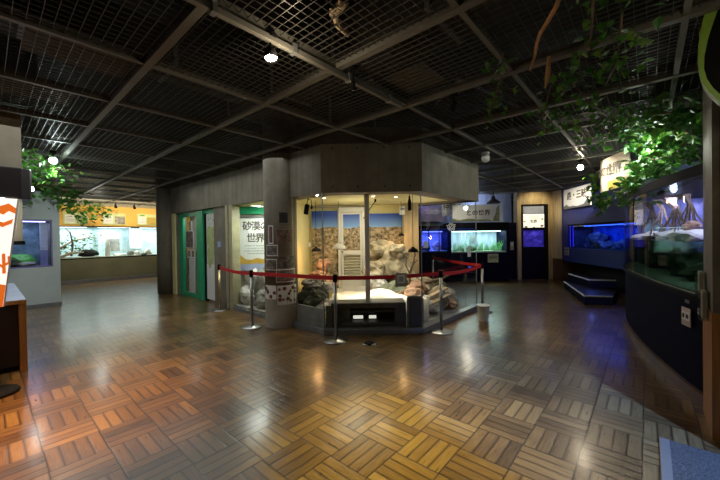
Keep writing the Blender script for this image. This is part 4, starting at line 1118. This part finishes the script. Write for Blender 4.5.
b = MB(); b.poly_xz([(0, 0), (1.3, 0), (1.3, .15), (1.15, .17), (1.0, .06), (.7, .03), (.5, .06), (.3, .05), (.15, .12), (0, .06)], -.004, 0); b.poly_xz([(1.1, .46), (1.24, .5), (1.28, .44), (1.18, .40)], -.004, 0)
b.build('rock_print', M['steelgrey'], t)
t = thing('stairs', 'two dark steps with pale nosings before the blue wall', 'stairs', (0, 0, 0))
S1 = [(9.95, 1.66), (7.85, .96), (8.08, .53), (9.35, .53), (10.95, 1.62)]
S2 = [(10.35, 1.62), (9.18, 1.02), (9.42, .56), (9.48, .58), (10.98, 1.63)]
MB().prism(S1, 0, .155).build('lower_step', M['navy'], t); MB().prism(S1[:3] + [(9.0, .53)], .155, .17).build('lower_tread', M['kiosk'], t)
MB().prism(S2, .155, .325).build('upper_step', M['navy'], t); MB().prism(S2, .325, .34).build('upper_tread', M['kiosk'], t)
b = MB()
for (a, c, z) in [(S1[0], S1[1], .17), (S1[1], S1[2], .17), (S2[0], S2[1], .34), (S2[1], S2[2], .34)]:
    b.tube([(*a, z), (*c, z)], .016, 6)
b.build('nosing', M['white'], t)
MB().wall([S1[1], S1[2]], .01, .15, -.01).build('riser_panel', M['navyblue'], t); MB().wall([S2[1], S2[2]], .175, .32, -.01).build('riser_panel', M['navyblue'], t)

# ------------------------------------------------------------------ big curved tank on the right
CP = [(3.74, -.345), (4.13, -.21), (4.84, -.01), (5.6, .155), (6.32, .265), (6.9, .30), (7.3, .24), (7.55, .06), (7.63, -.2), (7.64, -.6)]
def smooth(P, n=6):
    out = []
    for i in range(len(P) - 1):
        p0 = Vector(P[max(i - 1, 0)]); p1 = Vector(P[i]); p2 = Vector(P[i + 1]); p3 = Vector(P[min(i + 2, len(P) - 1)])
        for k in range(n):
            s = k / n
            out.append(.5 * ((2 * p1) + (p2 - p0) * s + (2 * p0 - 5 * p1 + 4 * p2 - p3) * s * s + (3 * p1 - p0 - 3 * p2 + p3) * s ** 3))
    out.append(Vector(P[-1])); return out
CF = smooth(CP); CF = [(p.x, p.y) for p in CF]
def off(P, d_):
    o = []
    for i, p in enumerate(P):
        a = Vector(P[max(i - 1, 0)]); b_ = Vector(P[min(i + 1, len(P) - 1)]); v = (b_ - a).normalized(); n_ = Vector((-v.y, v.x)); o.append((p[0] + n_.x * d_, p[1] + n_.y * d_))
    return o
# curve runs with the hall on its left: positive offset = into the hall
BACK = [(7.64, -1.7), (3.74, -1.7)]
t = thing('curved_aquarium', 'big curved aquaterrarium with navy base along the right side of the hall', 'aquarium', (0, 0, 0))
MB().prism(off(CF, -.02) + BACK, .10, .85).build('cabinet', M['navy'], t)
MB().prism(off(CF, .012) + BACK, 0, .10).build('skirting', M['darkwood'], t)
MB().wall(off(CF, .012), .845, .885, -.06).build('lower_rim', M['black'], t)
MB().wall(CF, .885, 1.865).build('glass_pane', M['tankglass'], t, smooth=True)
MB().wall(off(CF, .015), 1.865, 1.955, -.07).build('upper_rim', M['black'], t)
MB().wall(off(CF, -.02), .90, 1.325).build('water_face', M['greenwater'], t, smooth=True)
MB().prism(off(CF, -.02) + BACK, 1.325, 1.327).build('water_surface', glass('water_surface', (.45, .6, .52), .08, .05), t)
MB().box(3.74, 7.62, -1.72, -1.66, .85, 1.95).box(7.26, 7.32, -1.66, .14, .85, 2.5).build('back_panel', tank_back('violet_forest_backdrop', (.05, .06, .22), (.2, .22, .55), (.5, .5, .8), 3.4), t)
MB().box(3.70, 3.74, -1.7, -.36, .85, 2.0).build('end_panel', M['black'], t)
gb = MB(); gb.prism(off(CF, -.03) + BACK, .86, .91); gb.build('gravel_bed', M['gravel'], t)
MB().prism(off(CF, -.35)[6:-8] + [(7.2, -1.3), (4.2, -1.3)], 1.93, 1.97).build('hood', M['black'], t)
b = MB(); b.tube([(5.2, -.05, 2.0), (5.9, .13, 2.01), (6.6, .24, 2.02), (7.15, .22, 2.03)], .05, 12); b.build('pipe', M['bluegrey'], t, smooth=True)
def bt(u, dd):          # a point dd inside the front curve, u along it (0 near .. 1 far)
    P = off(CF, -dd); i = min(int(u * (len(P) - 1)), len(P) - 2); f = u * (len(P) - 1) - i
    a, c = Vector(P[i]), Vector(P[i + 1]); v = a.lerp(c, f); return v.x, v.y
under = [(.06, .3, 1.0, (.26, .16, .14)), (.14, .5, 1.1, (.3, .2, .22)), (.2, .35, .98, (.2, .14, .1)), (.28, .45, 1.08, (.28, .2, .2)), (.36, .5, 1.12, (.3, .2, .2)), (.44, .4, 1.04, (.26, .18, .16)), (.52, .45, 1.1, (.26, .2, .22)), (.62, .35, 1.1, (.22, .16, .24)), (.70, .28, 1.08, (.16, .12, .26)), (.24, .8, 1.16, (.4, .25, .26)), (.40, .85, 1.14, (.45, .25, .26)), (.56, .8, 1.12, (.4, .25, .25))]
unames = ['next to the pier end', 'second from the pier end', 'low, third from the pier end', 'broad, before the sand island', 'tall, in the middle', 'low, just past the middle', 'tall, towards the far end', 'upright, near the far bend', 'slim and upright at the far bend', 'at the back towards the pier', 'at the back in the middle', 'at the back towards the far end']
for i, (u, dd, z, s) in enumerate(under):
    x, y = bt(u, dd)
    tag(MB().rock((0, 0, 0), s, 160 + i, .5, 3).build('reef_rock', M['rockdark'], loc=(x, y, z)), 'dark reef rock under water in the curved tank, ' + unames[i], 'rock', 'reef rocks under water')
for i, (x, y, s, m_, lab) in enumerate([(5.2, -.35, (.55, .16, .07), 'rockpale', 'pale sand island above the water by the pier end of the curved aquarium'), (6.2, -.30, (.45, .22, .07), 'rockpale', 'pale rock island above the water in the middle of the curved aquarium'), (6.85, -.05, (.3, .18, .06), 'rockpale', 'small pale island above the water at the far end of the curved aquarium'), (5.7, -.40, (.09, .08, .08), 'rockpink', 'reddish rock standing on the pale island of the curved aquarium')]):
    tag(MB().rock((0, 0, 0), s, 180 + i, .4, 3).build('island_rock', M[m_], loc=(x, y, 1.36 if i < 3 else 1.45)), lab, 'rock')
labs = ['root nearest the pier', 'root second from the pier', 'thick root in the middle', 'root beyond the thick one', 'root nearest the far bend']
for i, (x, y) in enumerate([(5.9, -.40), (6.35, -.30), (6.6, -.16), (6.85, -.30), (6.95, -.05)]):
    b = MB()
    for k in range(7):
        a = k / 7 * 2 * PI + i; rx, ry = math.cos(a) * .7, math.sin(a) * .6; q = .9 + .25 * noise.noise(Vector((k, i, .5)))
        b.tube([(x + rx * .30 * q, y + ry * .30 * q, 1.30), (x + rx * .22, y + ry * .22, 1.5), (x + rx * .10, y + ry * .10, 1.66 * q ** .3), (x + rx * .03, y + ry * .03, 1.76), (x + .03, y + .02 * k, 1.90)], [.006, .008, .010, .012, .010], 6)
    tag(b.build('mangrove_root', M['branch']), 'tangled grey mangrove stilt root above the water, ' + labs[i], 'root', 'mangrove roots in the curved aquarium')
tag(MB().box(6.98, 6.99, -.16, .04, 1.33, 1.62).build('inner_glass_sheet', mat('pale_cyan_sheet', (.3, .5, .62), .4)), 'pale blue divider sheet standing on the island of the curved aquarium', 'divider sheet')
# little notices on the cabinet front
def on_front(x0):
    for i in range(len(CF) - 1):
        if CF[i][0] <= x0 <= CF[i + 1][0]:
            a, c = Vector(CF[i]), Vector(CF[i + 1]); v = a.lerp(c, (x0 - a.x) / (c.x - a.x)); d_ = (c - a).normalized(); return v, math.atan2(-d_.y, -d_.x)
v, an = on_front(4.0)
t = thing('no_touch_notice', 'pinkish notice with two dark pictograms on the navy base of the curved aquarium', 'notice', (v.x, v.y + .006, .60), an)
MB().box(-.07, .07, -.006, 0, 0, .155).build('card', mat('pale_pink_card', (.6, .5, .5), .5), t)
b = MB(); b.box(-.055, -.005, -.009, -.006, .05, .12); b.box(.008, .056, -.009, -.006, .05, .12); b.build('pictogram_field', M['paper'], t)
b = MB(); b.poly_xz([(-.03 + .016 * math.cos(a * PI / 6), .085 + .022 * math.sin(a * PI / 6)) for a in range(12)], -.012, -.009); b.poly_xz([(.016, .07), (.05, .07), (.05, .09), (.042, .105), (.024, .105), (.016, .09)], -.012, -.009); b.build('pictogram', M['ink'], t)
b = MB()
for k in range(3): b.box(-.055, .055, -.009, -.006, .012 + k * .011, .017 + k * .011)
b.build('small_print', M['grey_ink'], t)
v, an = on_front(3.98)
tag(MB().box(-.035, .035, -.006, 0, 0, .026).build('small_tag', M['steelgrey'], loc=(v.x, v.y + .006, .80), rotz=an), 'small grey tag under the glass above the pictogram notice', 'tag')
# curved sign on the rim
t = thing('rim_sign', 'tall curved cream sign with dark characters among leaves on the tank rim', 'sign', (0, 0, 0))
SGP = smooth([(7.52, .66), (7.36, .62), (7.1, .50), (6.85, .37), (6.58, .22)], 4); SGP = [(p.x, p.y) for p in SGP]
MB().wall(SGP, 2.16, 2.72, .02).build('board', mat('cream_sign_board', (.66, .58, .44), .5, 0, .05), t, smooth=False)
b = MB(); b.wall([(p[0] * 1.0 + .0, p[1] + .026) for p in SGP[8:]], 2.16, 2.30, .004); b.build('yellow_print', mat('print_yellow', (.62, .5, .06), .5), t)
for i, ch in enumerate('マの世界'):
    k = 3 + i * 3
    a, c = Vector(SGP[k]), Vector(SGP[min(k + 1, len(SGP) - 1)]); dv = (c - a).normalized()
    text(ch, .2, M['sepia'], t, (a.x, a.y + .03, 2.48), (PI / 2, 0, math.atan2(dv.y, dv.x) + PI if dv.x > 0 else math.atan2(-dv.y, -dv.x) + PI), 'sign_text', .004)
b = MB(); b.tube([(7.36, .64, 2.7), (7.36, .64, CEIL)], .012); b.tube([(6.7, .31, 2.7), (6.7, .31, CEIL)], .012); b.build('hanger', M['steelgrey'], t)

# brochure holders on the pier
for i, (x, z, lab) in enumerate([(3.60, .90, 'clear brochure holder higher on the pier, deeper set'), (3.42, .78, 'clear brochure holder lower on the pier by its near edge')]):
    t = thing('brochure_holder', lab, 'brochure holder', (x, -.318, z))
    b = MB(); b.box(-.07, .07, .04, .046, 0, .20); b.box(-.07, -.066, 0, .046, 0, .2); b.box(.066, .07, 0, .046, 0, .2); b.box(-.07, .07, 0, .046, 0, .006); b.build('holder', M['acryl'], t)
    MB().box(-.06, .06, .01, .03, .01, .21).build('leaflets', M['beige'], t)
t = thing('arch_board', 'round cornered dark overhead board with bright green edge and beige side by the pier', 'board', (0, 0, 0))
A_ = [(-.42, 3.4), (-.36, 3.1), (-.315, 2.92), (-.286, 2.804), (-.261, 2.696), (-.248, 2.60), (-.243, 2.552), (-.241, 2.461), (-.247, 2.386), (-.259, 2.322), (-.284, 2.26), (-.325, 2.194), (-.38, 2.14), (-.46, 2.09), (-.56, 2.06), (-1.0, 2.05), (-1.0, 3.4)]
def yz(mb, P, x0, x1):
    n = len(P); lo = [mb.bm.verts.new((x0, p[0], p[1])) for p in P]; hi = [mb.bm.verts.new((x1, p[0], p[1])) for p in P]
    mb.bm.faces.new(lo); mb.bm.faces.new(hi[::-1])
    for i in range(n):
        j = (i + 1) % n; mb.bm.faces.new((lo[j], lo[i], hi[i], hi[j]))
    return mb
yz(MB(), [(y - .006, z) for y, z in A_], 2.92, 3.02).build('board_body', M['beige'], t)
yz(MB(), [(-.24, 3.4), (-.245, 2.98), (-.255, 2.84), (-.27, 2.7), (-.32, 2.55), (-.32, 3.4)], 3.12, 3.22).build('side_board', mat('arch_side_beige', (.5, .42, .3), .6), t)
yz(MB(), [(y - .012, z + .012) for y, z in A_[:-2]] + [(-1.0, 2.3), (-1.0, 3.4)], 2.905, 2.92).build('dark_face', M['black'], t)
E_ = MB(); n_ = len(A_) - 2; prev = None
for y, z in A_[:n_ + 1]:
    wdt = max(.012, min(.06, .012 + (z - 2.4) * .13))
    ring = [E_.bm.verts.new(p) for p in ((2.89, y + .006, z - .004), (2.89, y - wdt, z + .012), (2.93, y - wdt, z + .012), (2.93, y + .006, z - .004))]
    if prev:
        for j in range(4): E_.bm.faces.new((prev[j], prev[(j + 1) % 4], ring[(j + 1) % 4], ring[j]))
    else: E_.bm.faces.new(ring)
    prev = ring
E_.bm.faces.new(prev[::-1])
E_.build('green_edge', mat('leaf_green_trim', (.25, .42, .06), .5, 0, .1), t)
# doormat
t = thing('doormat', 'grey looped carpet mat with a pale edge strip at the bottom corner', 'mat', (3.02, -.05, 0))
MB().box(-1.6, -.0, -1.2, -.05, 0, .012).build('carpet', M['mat'], t)
b = MB(); b.box(-1.6, 0, -.05, 0, 0, .014); b.build('edge_strip', M['matedge'], t)

# ------------------------------------------------------------------ vines
def vine(label, paths, n, spread, L, group, droop=.25, seed=0, stemm='branch'):
    rr = random.Random(seed)
    c = Vector(paths[0][0])
    t = thing('hanging_vine', label, 'vine', c, 0, group)
    s = MB(); lf = MB()
    for P in paths:
        P = [Vector(p) - c for p in P]
        s.tube(P, .007, 6)
        seg = [(P[i + 1] - P[i]).length for i in range(len(P) - 1)]; tot = sum(seg)
        for k in range(int(n * tot)):
            q = rr.uniform(0, tot); i = 0
            while q > seg[i] and i < len(seg) - 1: q -= seg[i]; i += 1
            p = P[i].lerp(P[i + 1], q / max(seg[i], 1e-4))
            o = Vector((rr.gauss(0, 1), rr.gauss(0, 1), rr.gauss(-droop, 1) * .8)) * spread
            d_ = Vector((rr.uniform(-1, 1), rr.uniform(-1, 1), rr.uniform(-1.1, .25)))
            l = rr.uniform(.7, 1.3) * L
            lf.leaf(p + o, d_, Vector((rr.uniform(-.5, .5), rr.uniform(-.5, .5), 1)), l, l * .85)
    s.build('stem', M[stemm], t); lf.build('leaves', M['leaf'], t)
    return t
G1 = 'vines over the curved aquarium'
vine('leafy vine spilling over the tank rim beside the cream sign', [[(6.84, .10, 2.40), (6.72, .12, 2.2), (6.5, .2, 2.08), (6.3, .25, 2.0)], [(6.6, .12, 2.3), (6.45, .14, 2.2)]], 190, .09, .085, G1, seed=1)
vine('leafy vine hanging down left of the cream sign to below the rim', [[(7.68, .72, 2.6), (7.68, .76, 2.3), (7.56, .73, 2.06), (7.48, .65, 1.86)], [(7.5, .70, 2.12), (7.3, .58, 2.0), (7.15, .48, 2.0)]], 170, .06, .085, G1, seed=2)
vine('bright leafy vine along the middle of the tank rim under the white lamp', [[(6.3, .05, 2.34), (5.9, .05, 2.22), (5.5, .0, 2.2), (5.1, -.06, 2.2)], [(6.4, .2, 2.08), (5.8, .12, 2.05), (5.3, .0, 2.04)]], 190, .10, .08, G1, seed=3)
vine('leafy vine at the pier end of the tank rim', [[(5.2, .0, 2.3), (4.8, -.05, 2.2), (4.4, -.18, 2.15), (4.1, -.25, 2.2)]], 150, .09, .075, G1, seed=4)
vine('dense dark vine hanging from the ceiling over the middle of the curved aquarium', [[(6.0, -.1, 2.7), (5.5, -.1, 2.62), (5.0, -.12, 2.52)], [(5.8, .0, 2.68), (5.2, -.05, 2.66), (4.6, -.15, 2.6)], [(5.5, -.2, 2.5), (5.0, -.25, 2.42), (4.6, -.3, 2.4)]], 170, .13, .085, G1, seed=5)
vine('dense dark vine hanging from the ceiling at the pier', [[(4.6, -.1, 2.7), (4.3, -.15, 2.5), (4.2, -.2, 2.3)], [(4.9, .1, 2.66), (4.3, .0, 2.55), (3.95, -.15, 2.45)]], 150, .12, .08, G1, seed=6)
vine('dark vine clump under the ceiling mesh near the cream sign', [[(6.3, .02, 2.72), (5.9, .0, 2.64), (5.6, .05, 2.68)]], 130, .10, .08, G1, seed=7)
G2 = 'vines under the ceiling mesh on the right'
vine('trailing vine under the ceiling mesh nearest the bare brown branch', [[(2.4, .75, 2.68), (2.65, .85, 2.62), (2.95, 1.02, 2.55), (3.0, 1.1, 2.42)]], 60, .06, .05, G2, seed=8)
vine('broad vine under the ceiling mesh right of the bare brown branch', [[(2.05, .2, 2.66), (2.4, .25, 2.58), (2.7, .4, 2.5), (3.0, .5, 2.5)], [(2.3, .1, 2.62), (2.8, .15, 2.55), (3.3, .25, 2.6)]], 70, .08, .055, G2, seed=9)
vine('thin trailing vine under the ceiling mesh running to the pier', [[(3.0, .45, 2.62), (3.5, .4, 2.58), (4.2, .3, 2.6)], [(3.1, .6, 2.62), (3.5, .75, 2.5), (3.7, .75, 2.4)]], 60, .08, .055, G2, seed=10)
vine('vine tips hanging low between the ceiling beams before the rim vines', [[(3.6, .75, 2.65), (3.9, .6, 2.55), (4.4, .45, 2.45)], [(4.0, .2, 2.66), (4.5, .3, 2.55), (5.0, .4, 2.5)]], 60, .09, .06, G2, seed=11)
t = tag(MB().tube([(1.80, .24, 2.69), (2.0, .36, 2.60), (2.16, .47, 2.58), (2.3, .52, 2.60), (2.42, .56, 2.58), (2.46, .6, 2.52)], [.012, .012, .011, .010, .009, .004], 8).build('bare_branch', M['tanbranch']), 'bare orange brown branch curving under the ceiling mesh', 'branch')
tag(MB().tube([(2.55, .50, 2.62), (2.6, .52, 2.52), (2.62, .54, 2.44)], [.012, .016, .006], 8).build('bare_branch', M['tanbranch']), 'short brown twig hanging among the ceiling vines', 'branch')
G3 = 'vines over the left tanks'
vine('leafy vine round the white spot lamp over the pale wall', [[(.45, 6.9, 2.7), (.6, 6.8, 2.6), (.75, 6.7, 2.5), (.95, 6.7, 2.52)], [(.5, 6.9, 2.6), (.45, 6.9, 2.45)]], 150, .10, .085, G3, seed=12)
vine('dark vine over the top of the pale wall beside the ochre wall', [[(.6, 9.3, 2.7), (.9, 9.4, 2.55), (1.2, 9.5, 2.4), (1.25, 9.6, 2.2)], [(.7, 9.5, 2.6), (1.2, 9.5, 2.5), (1.5, 9.8, 2.42)], [(.35, 9.4, 2.6), (.5, 9.5, 2.3)]], 130, .14, .10, G3, seed=13)
vine('dark vine behind the kiosk canopy under the ceiling', [[(.2, 6.6, 2.7), (.35, 7.0, 2.5), (.4, 7.4, 2.3)], [(.3, 6.2, 2.65), (.5, 6.4, 2.55)]], 120, .12, .09, G3, seed=14)
vine('yellowish vine hanging before the information boards on the ochre wall', [[(1.6, 14.1, 2.7), (2.0, 14.0, 2.55), (2.3, 14.1, 2.3), (2.4, 14.15, 2.1)], [(2.3, 14.1, 2.62), (2.7, 14.0, 2.6), (2.75, 14.1, 2.35)], [(1.3, 14.0, 2.65), (1.7, 14.0, 2.45)]], 90, .16, .13, G3, seed=15)

# ------------------------------------------------------------------ lights (lamps of the place, plus added fills)
a = spot_fixture((1.24, 1.83, 2.60), 'lit spot lamp on the olive cable duct, the brightest in the hall', (1.2, 1.6, 1.2), M['lamp_hot'], (.045, .07))
light('POINT', (1.32, 1.72, 2.52), 8, (1, .82, .55), .04, name='hall_spot_glow')
light('SPOT', a + Vector((.02, -.02, -.08)), 560, (1, .84, .18), .05, (1.9, 1.15, 0), 58, 1.0, name='hall_spot_beam')
t = thing('cable_plug', 'pale taped plug on a cable lying above the mesh near the lit spot lamp', 'cable', (1.45, 1.42, 2.80))
MB().rock((0, 0, 0), (.035, .075, .03), 5, .4, 2).build('plug', M['log'], t)
MB().tube([(.02, .05, 0), (.10, .10, .0), (.2, .1, -.02)], [.02, .024, .018], 8).build('taped_end', M['log'], t)
MB().tube([(-.03, -.05, 0), (-.12, -.10, .01), (-.2, -.04, 0), (-.28, -.12, .02)], .006, 6).build('cable', M['tanbranch'], t)
a = spot_fixture((7.03, .90, 2.60), 'lit warm spot lamp on the ceiling before the lit white sign', (5.4, .9, 2.0), M['lamp_hot'])
light('POINT', a + Vector((.05, 0, -.04)), 5, (1, .85, .6), .04, name='stair_spot_glow')
light('SPOT', (7.2, .95, 2.55), 1300, (1, .88, .66), .03, (10.45, 1.36, 2.22), 20, .9, name='stair_spot_beam')
a = spot_fixture((.69, 6.54, 2.60), 'lit white spot lamp inside the leafy vine over the pale wall', (.45, 3.5, 1.6), M['lamp_white'])
light('POINT', a + Vector((.03, .03, -.05)), 14, (.82, 1, .95), .05, name='vine_spot_glow')
light('SPOT', (.72, 6.75, 2.5), 300, (.85, .97, 1), .05, (.9, 9.9, 1.1), 75, .7, name='vine_spot_beam')
a = spot_fixture((.62, 9.0, 2.44), 'lit white spot lamp farther back above the violet wall aquarium', (.45, 5.5, 1.5), M['lamp_white'])
light('POINT', a + Vector((.0, .03, -.05)), 5, (.82, 1, .97), .05, name='wall_spot_glow')
a = spot_fixture((5.45, -.05, 2.42), 'white spot lamp among the leaves over the curved aquarium', (4.4, .8, 2.0), M['lamp_white'])
light('POINT', a + Vector((.0, .06, -.05)), 18, (.86, 1, .97), .05, name='rim_spot_glow')
light('POINT', (4.75, -.03, 2.30), 9, (.9, 1, .8), .05, name='rim_leaf_fill')  # this point and the next are added, without fixtures, to brighten rim leaves
light('POINT', (5.75, .02, 2.42), 12, (.9, 1, .8), .05, name='rim_leaf_fill')
light('SPOT', (7.08, 1.02, 2.54), 36, (1, .93, .75), .03, (7.1, .5, 2.42), 95, .7, name='rim_sign_beam')
t = spot_fixture((2.91, 1.36, 2.62), 'small dark spot lamp hanging by the sprinkler valve', (3.2, 2.2, 1.4), M['bulb_off'], (.03, .08))
t = spot_fixture((1.91, 1.72, 2.58), 'dark spot lamp hanging from the beam crossing', (1.95, 1.75, 1.2), M['bulb_off'], (.022, .07))
a = spot_fixture(tuple(fr(3.05, 9.5, 2.2)), 'lit spot lamp between the two signs above the planted aquarium', (6.0, 2.0, 1.7), M['lamp_hot'])
light('POINT', a + Vector((0, 0, -.06)), 9, (1, .9, .7), .04, name='sign_spot_glow')
# warm halogen on the left floor (kiosk lamp), blue white wash from the mouth of the passage on the right
light('SPOT', (-.17, 3.22, 2.50), 780, (1, .46, .11), .05, (.42, 3.65, 0), 64, 1.0, name='kiosk_floor_spot')
t = spot_fixture((-.2, 3.2, 2.62), 'dark spot lamp on the ceiling over the left floor', (.95, 4.0, 0), M['lamp_soft'])
light('SPOT', (1.6, -1.8, 2.6), 1500, (.15, .34, 1), .03, (3.0, .45, 0), 33, .3, name='passage_spot')
light('POINT', (-1.0, 4.9 + .9, 2.0), 0.5, (1, .9, .8), .2, name='kiosk_glow')
light('POINT', (.10, 5.28, 1.80), 3, (1, .95, .85), .04, name='canopy_downlight')
# showcase
for i, (tt, dd, e, cl) in enumerate([(.30, 5.30, 90, (1, .93, .76)), (.62, 5.75, 14, (1, .92, .72)), (1.02, 5.35, 12, (1, .9, .66)), (1.25, 5.5, 10, (1, .9, .66)), (-.6, 5.7, 12, (1, .88, .62))]):
    p = fr(tt, dd, 2.05)
    light('SPOT', p, e * 2.3, cl, .04, p - Vector((0, 0, 1)) + FW * .12, 80 if tt != .30 else 52, .7, name='showcase_downlight_beam')
light('AREA', fr(0, 6.1, 2.06), 22, (1, .92, .68), 1.0, fr(0, 6.4, 0), name='showcase_ceiling_wash')
light('POINT', fr(-.1, 6.0, 1.75), 5, (1, .92, .66), .2, name='showcase_fill')
light('POINT', fr(-.80, 6.0, 1.13), 8, (1, .48, .14), .05, name='left_heat_lamp')
light('POINT', fr(.80, 6.35, 1.37), 6, (1, .55, .2), .04, name='rear_heat_lamp')
light('POINT', (5.4, 3.1, 1.6), 5, (1, .92, .75), .1, name='right_wing_fill')
light('AREA', (3.55, 5.6, 2.05), 30, (.95, 1, .9), .3, (3.75, 5.7, 0), sy=1.0, name='diorama_tube')
light('AREA', (3.6, 8.4, 2.05), 9, (.95, 1, .95), .3, (3.6, 8.4, 0), sy=1.4, name='door_inside_tube')
# rear left
light('AREA', (3.2, 14.75, 1.86), 62, (.9, .98, 1), 3.6, (3.2, 14.9, 0), sy=.4, name='long_tank_light')
light('AREA', (3.0, 13.3, 2.68), 60, (1, .85, .55), 3.6, (3.0, 14.4, 1.9), sy=.3, name='board_track_lights')
light('POINT', (2.2, 12.0, 2.5), 14, (.95, .95, .85), .15, name='rear_room_lamp')
light('AREA', (.5, 10.2, 1.84), 9, (.5, .5, 1), .8, (.5, 10.3, 0), sy=.15, name='violet_tank_light')
light('POINT', (.45, 10.3, 1.7), 1.5, (.8, 1, .85), .1, name='violet_tank_daylight')
# rear right
light('AREA', fr(3.65, 10.3, 1.53), 36, (.72, 1, .92), 1.6, fr(3.65, 10.35, 0), sy=.3, name='planted_tank_light')
light('AREA', fr(2.2, 10.3, 1.53), 22, (.3, .26, 1), .8, fr(2.2, 10.35, 0), sy=.3, name='purple_tank_light')
light('POINT', fr(3.6, 10.35, 2.55), 14, (.62, .72, 1), .15, name='cold_wall_wash')
light('POINT', fr(1.9, 10.2, 2.6), 6, (.6, .45, 1), .15, name='violet_wall_wash')
light('SPOT', fr(5.5, 9.6, 2.68), 40, (1, .78, .42), .05, fr(5.5, 10.4, 2.1), 100, .8, name='door_wall_spot')
light('AREA', sw(1.8, .3, 1.6), 10, (.1, .2, 1), 3.0, sw(1.8, .4, 0), sy=.3, name='blue_tank_light')
light('POINT', sw(1.0, -.9, 2.3), .9, (.2, .25, 1), .1, name='blue_wall_wash')
light('POINT', sw(2.0, -.45, .5), 0.35, (.1, .2, 1), .05, name='step_light')
# curved tank
light('AREA', (5.8, -.55, 1.90), 20, (.60, .64, 1), 2.6, (5.8, -.5, 0), sy=.4, name='curved_tank_light')
light('SPOT', (6.3, -.25, 1.86), 60, (.55, .58, 1), .1, (7.3, -.2, 1.5), 100, .8, name='curved_tank_backdrop_spot')
light('SPOT', (6.85, -.22, 1.88), 18, (1, .8, .5), .03, (7.28, -.22, 1.66), 40, .9, name='curved_tank_warm_spot')
light('AREA', (5.4, -.4, 1.30), 1.6, (.7, 1, .85), 2.4, (5.4, -.45, 0), sy=.3, name='curved_tank_under_water')

w = bpy.data.worlds.new('world'); SC.world = w; w.use_nodes = True
w.node_tree.nodes['Background'].inputs[0].default_value = (.5, .5, .48, 1); w.node_tree.nodes['Background'].inputs[1].default_value = .01
# weak wide fills added under the hall ceiling, not lamps of the place
light('AREA', (1.3, 6.0, 2.66), 56, (.97, .97, .92), 3.6, (1.3, 6.0, 0), sy=4.5, name='hall_fill')
light('POINT', (2.2, -.35, 2.3), 3.0, (1, .9, .6), .08, name='upper_vine_fill')  # added just out of view to brighten the upper right vines
light('AREA', (6.5, 1.6, 2.66), 10, (1, .95, .85), 4.0, (6.5, 1.6, 0), sy=2.0, name='hall_fill')

SC.view_settings.view_transform = 'Standard'; SC.view_settings.look = 'None'
SC.view_settings.exposure = 0; SC.view_settings.gamma = 1; SC.view_settings.use_curve_mapping = False
SC.cycles.max_bounces = 8; SC.cycles.transparent_max_bounces = 24; SC.cycles.sample_clamp_indirect = 4
SC.cycles.caustics_reflective = False; SC.cycles.caustics_refractive = False
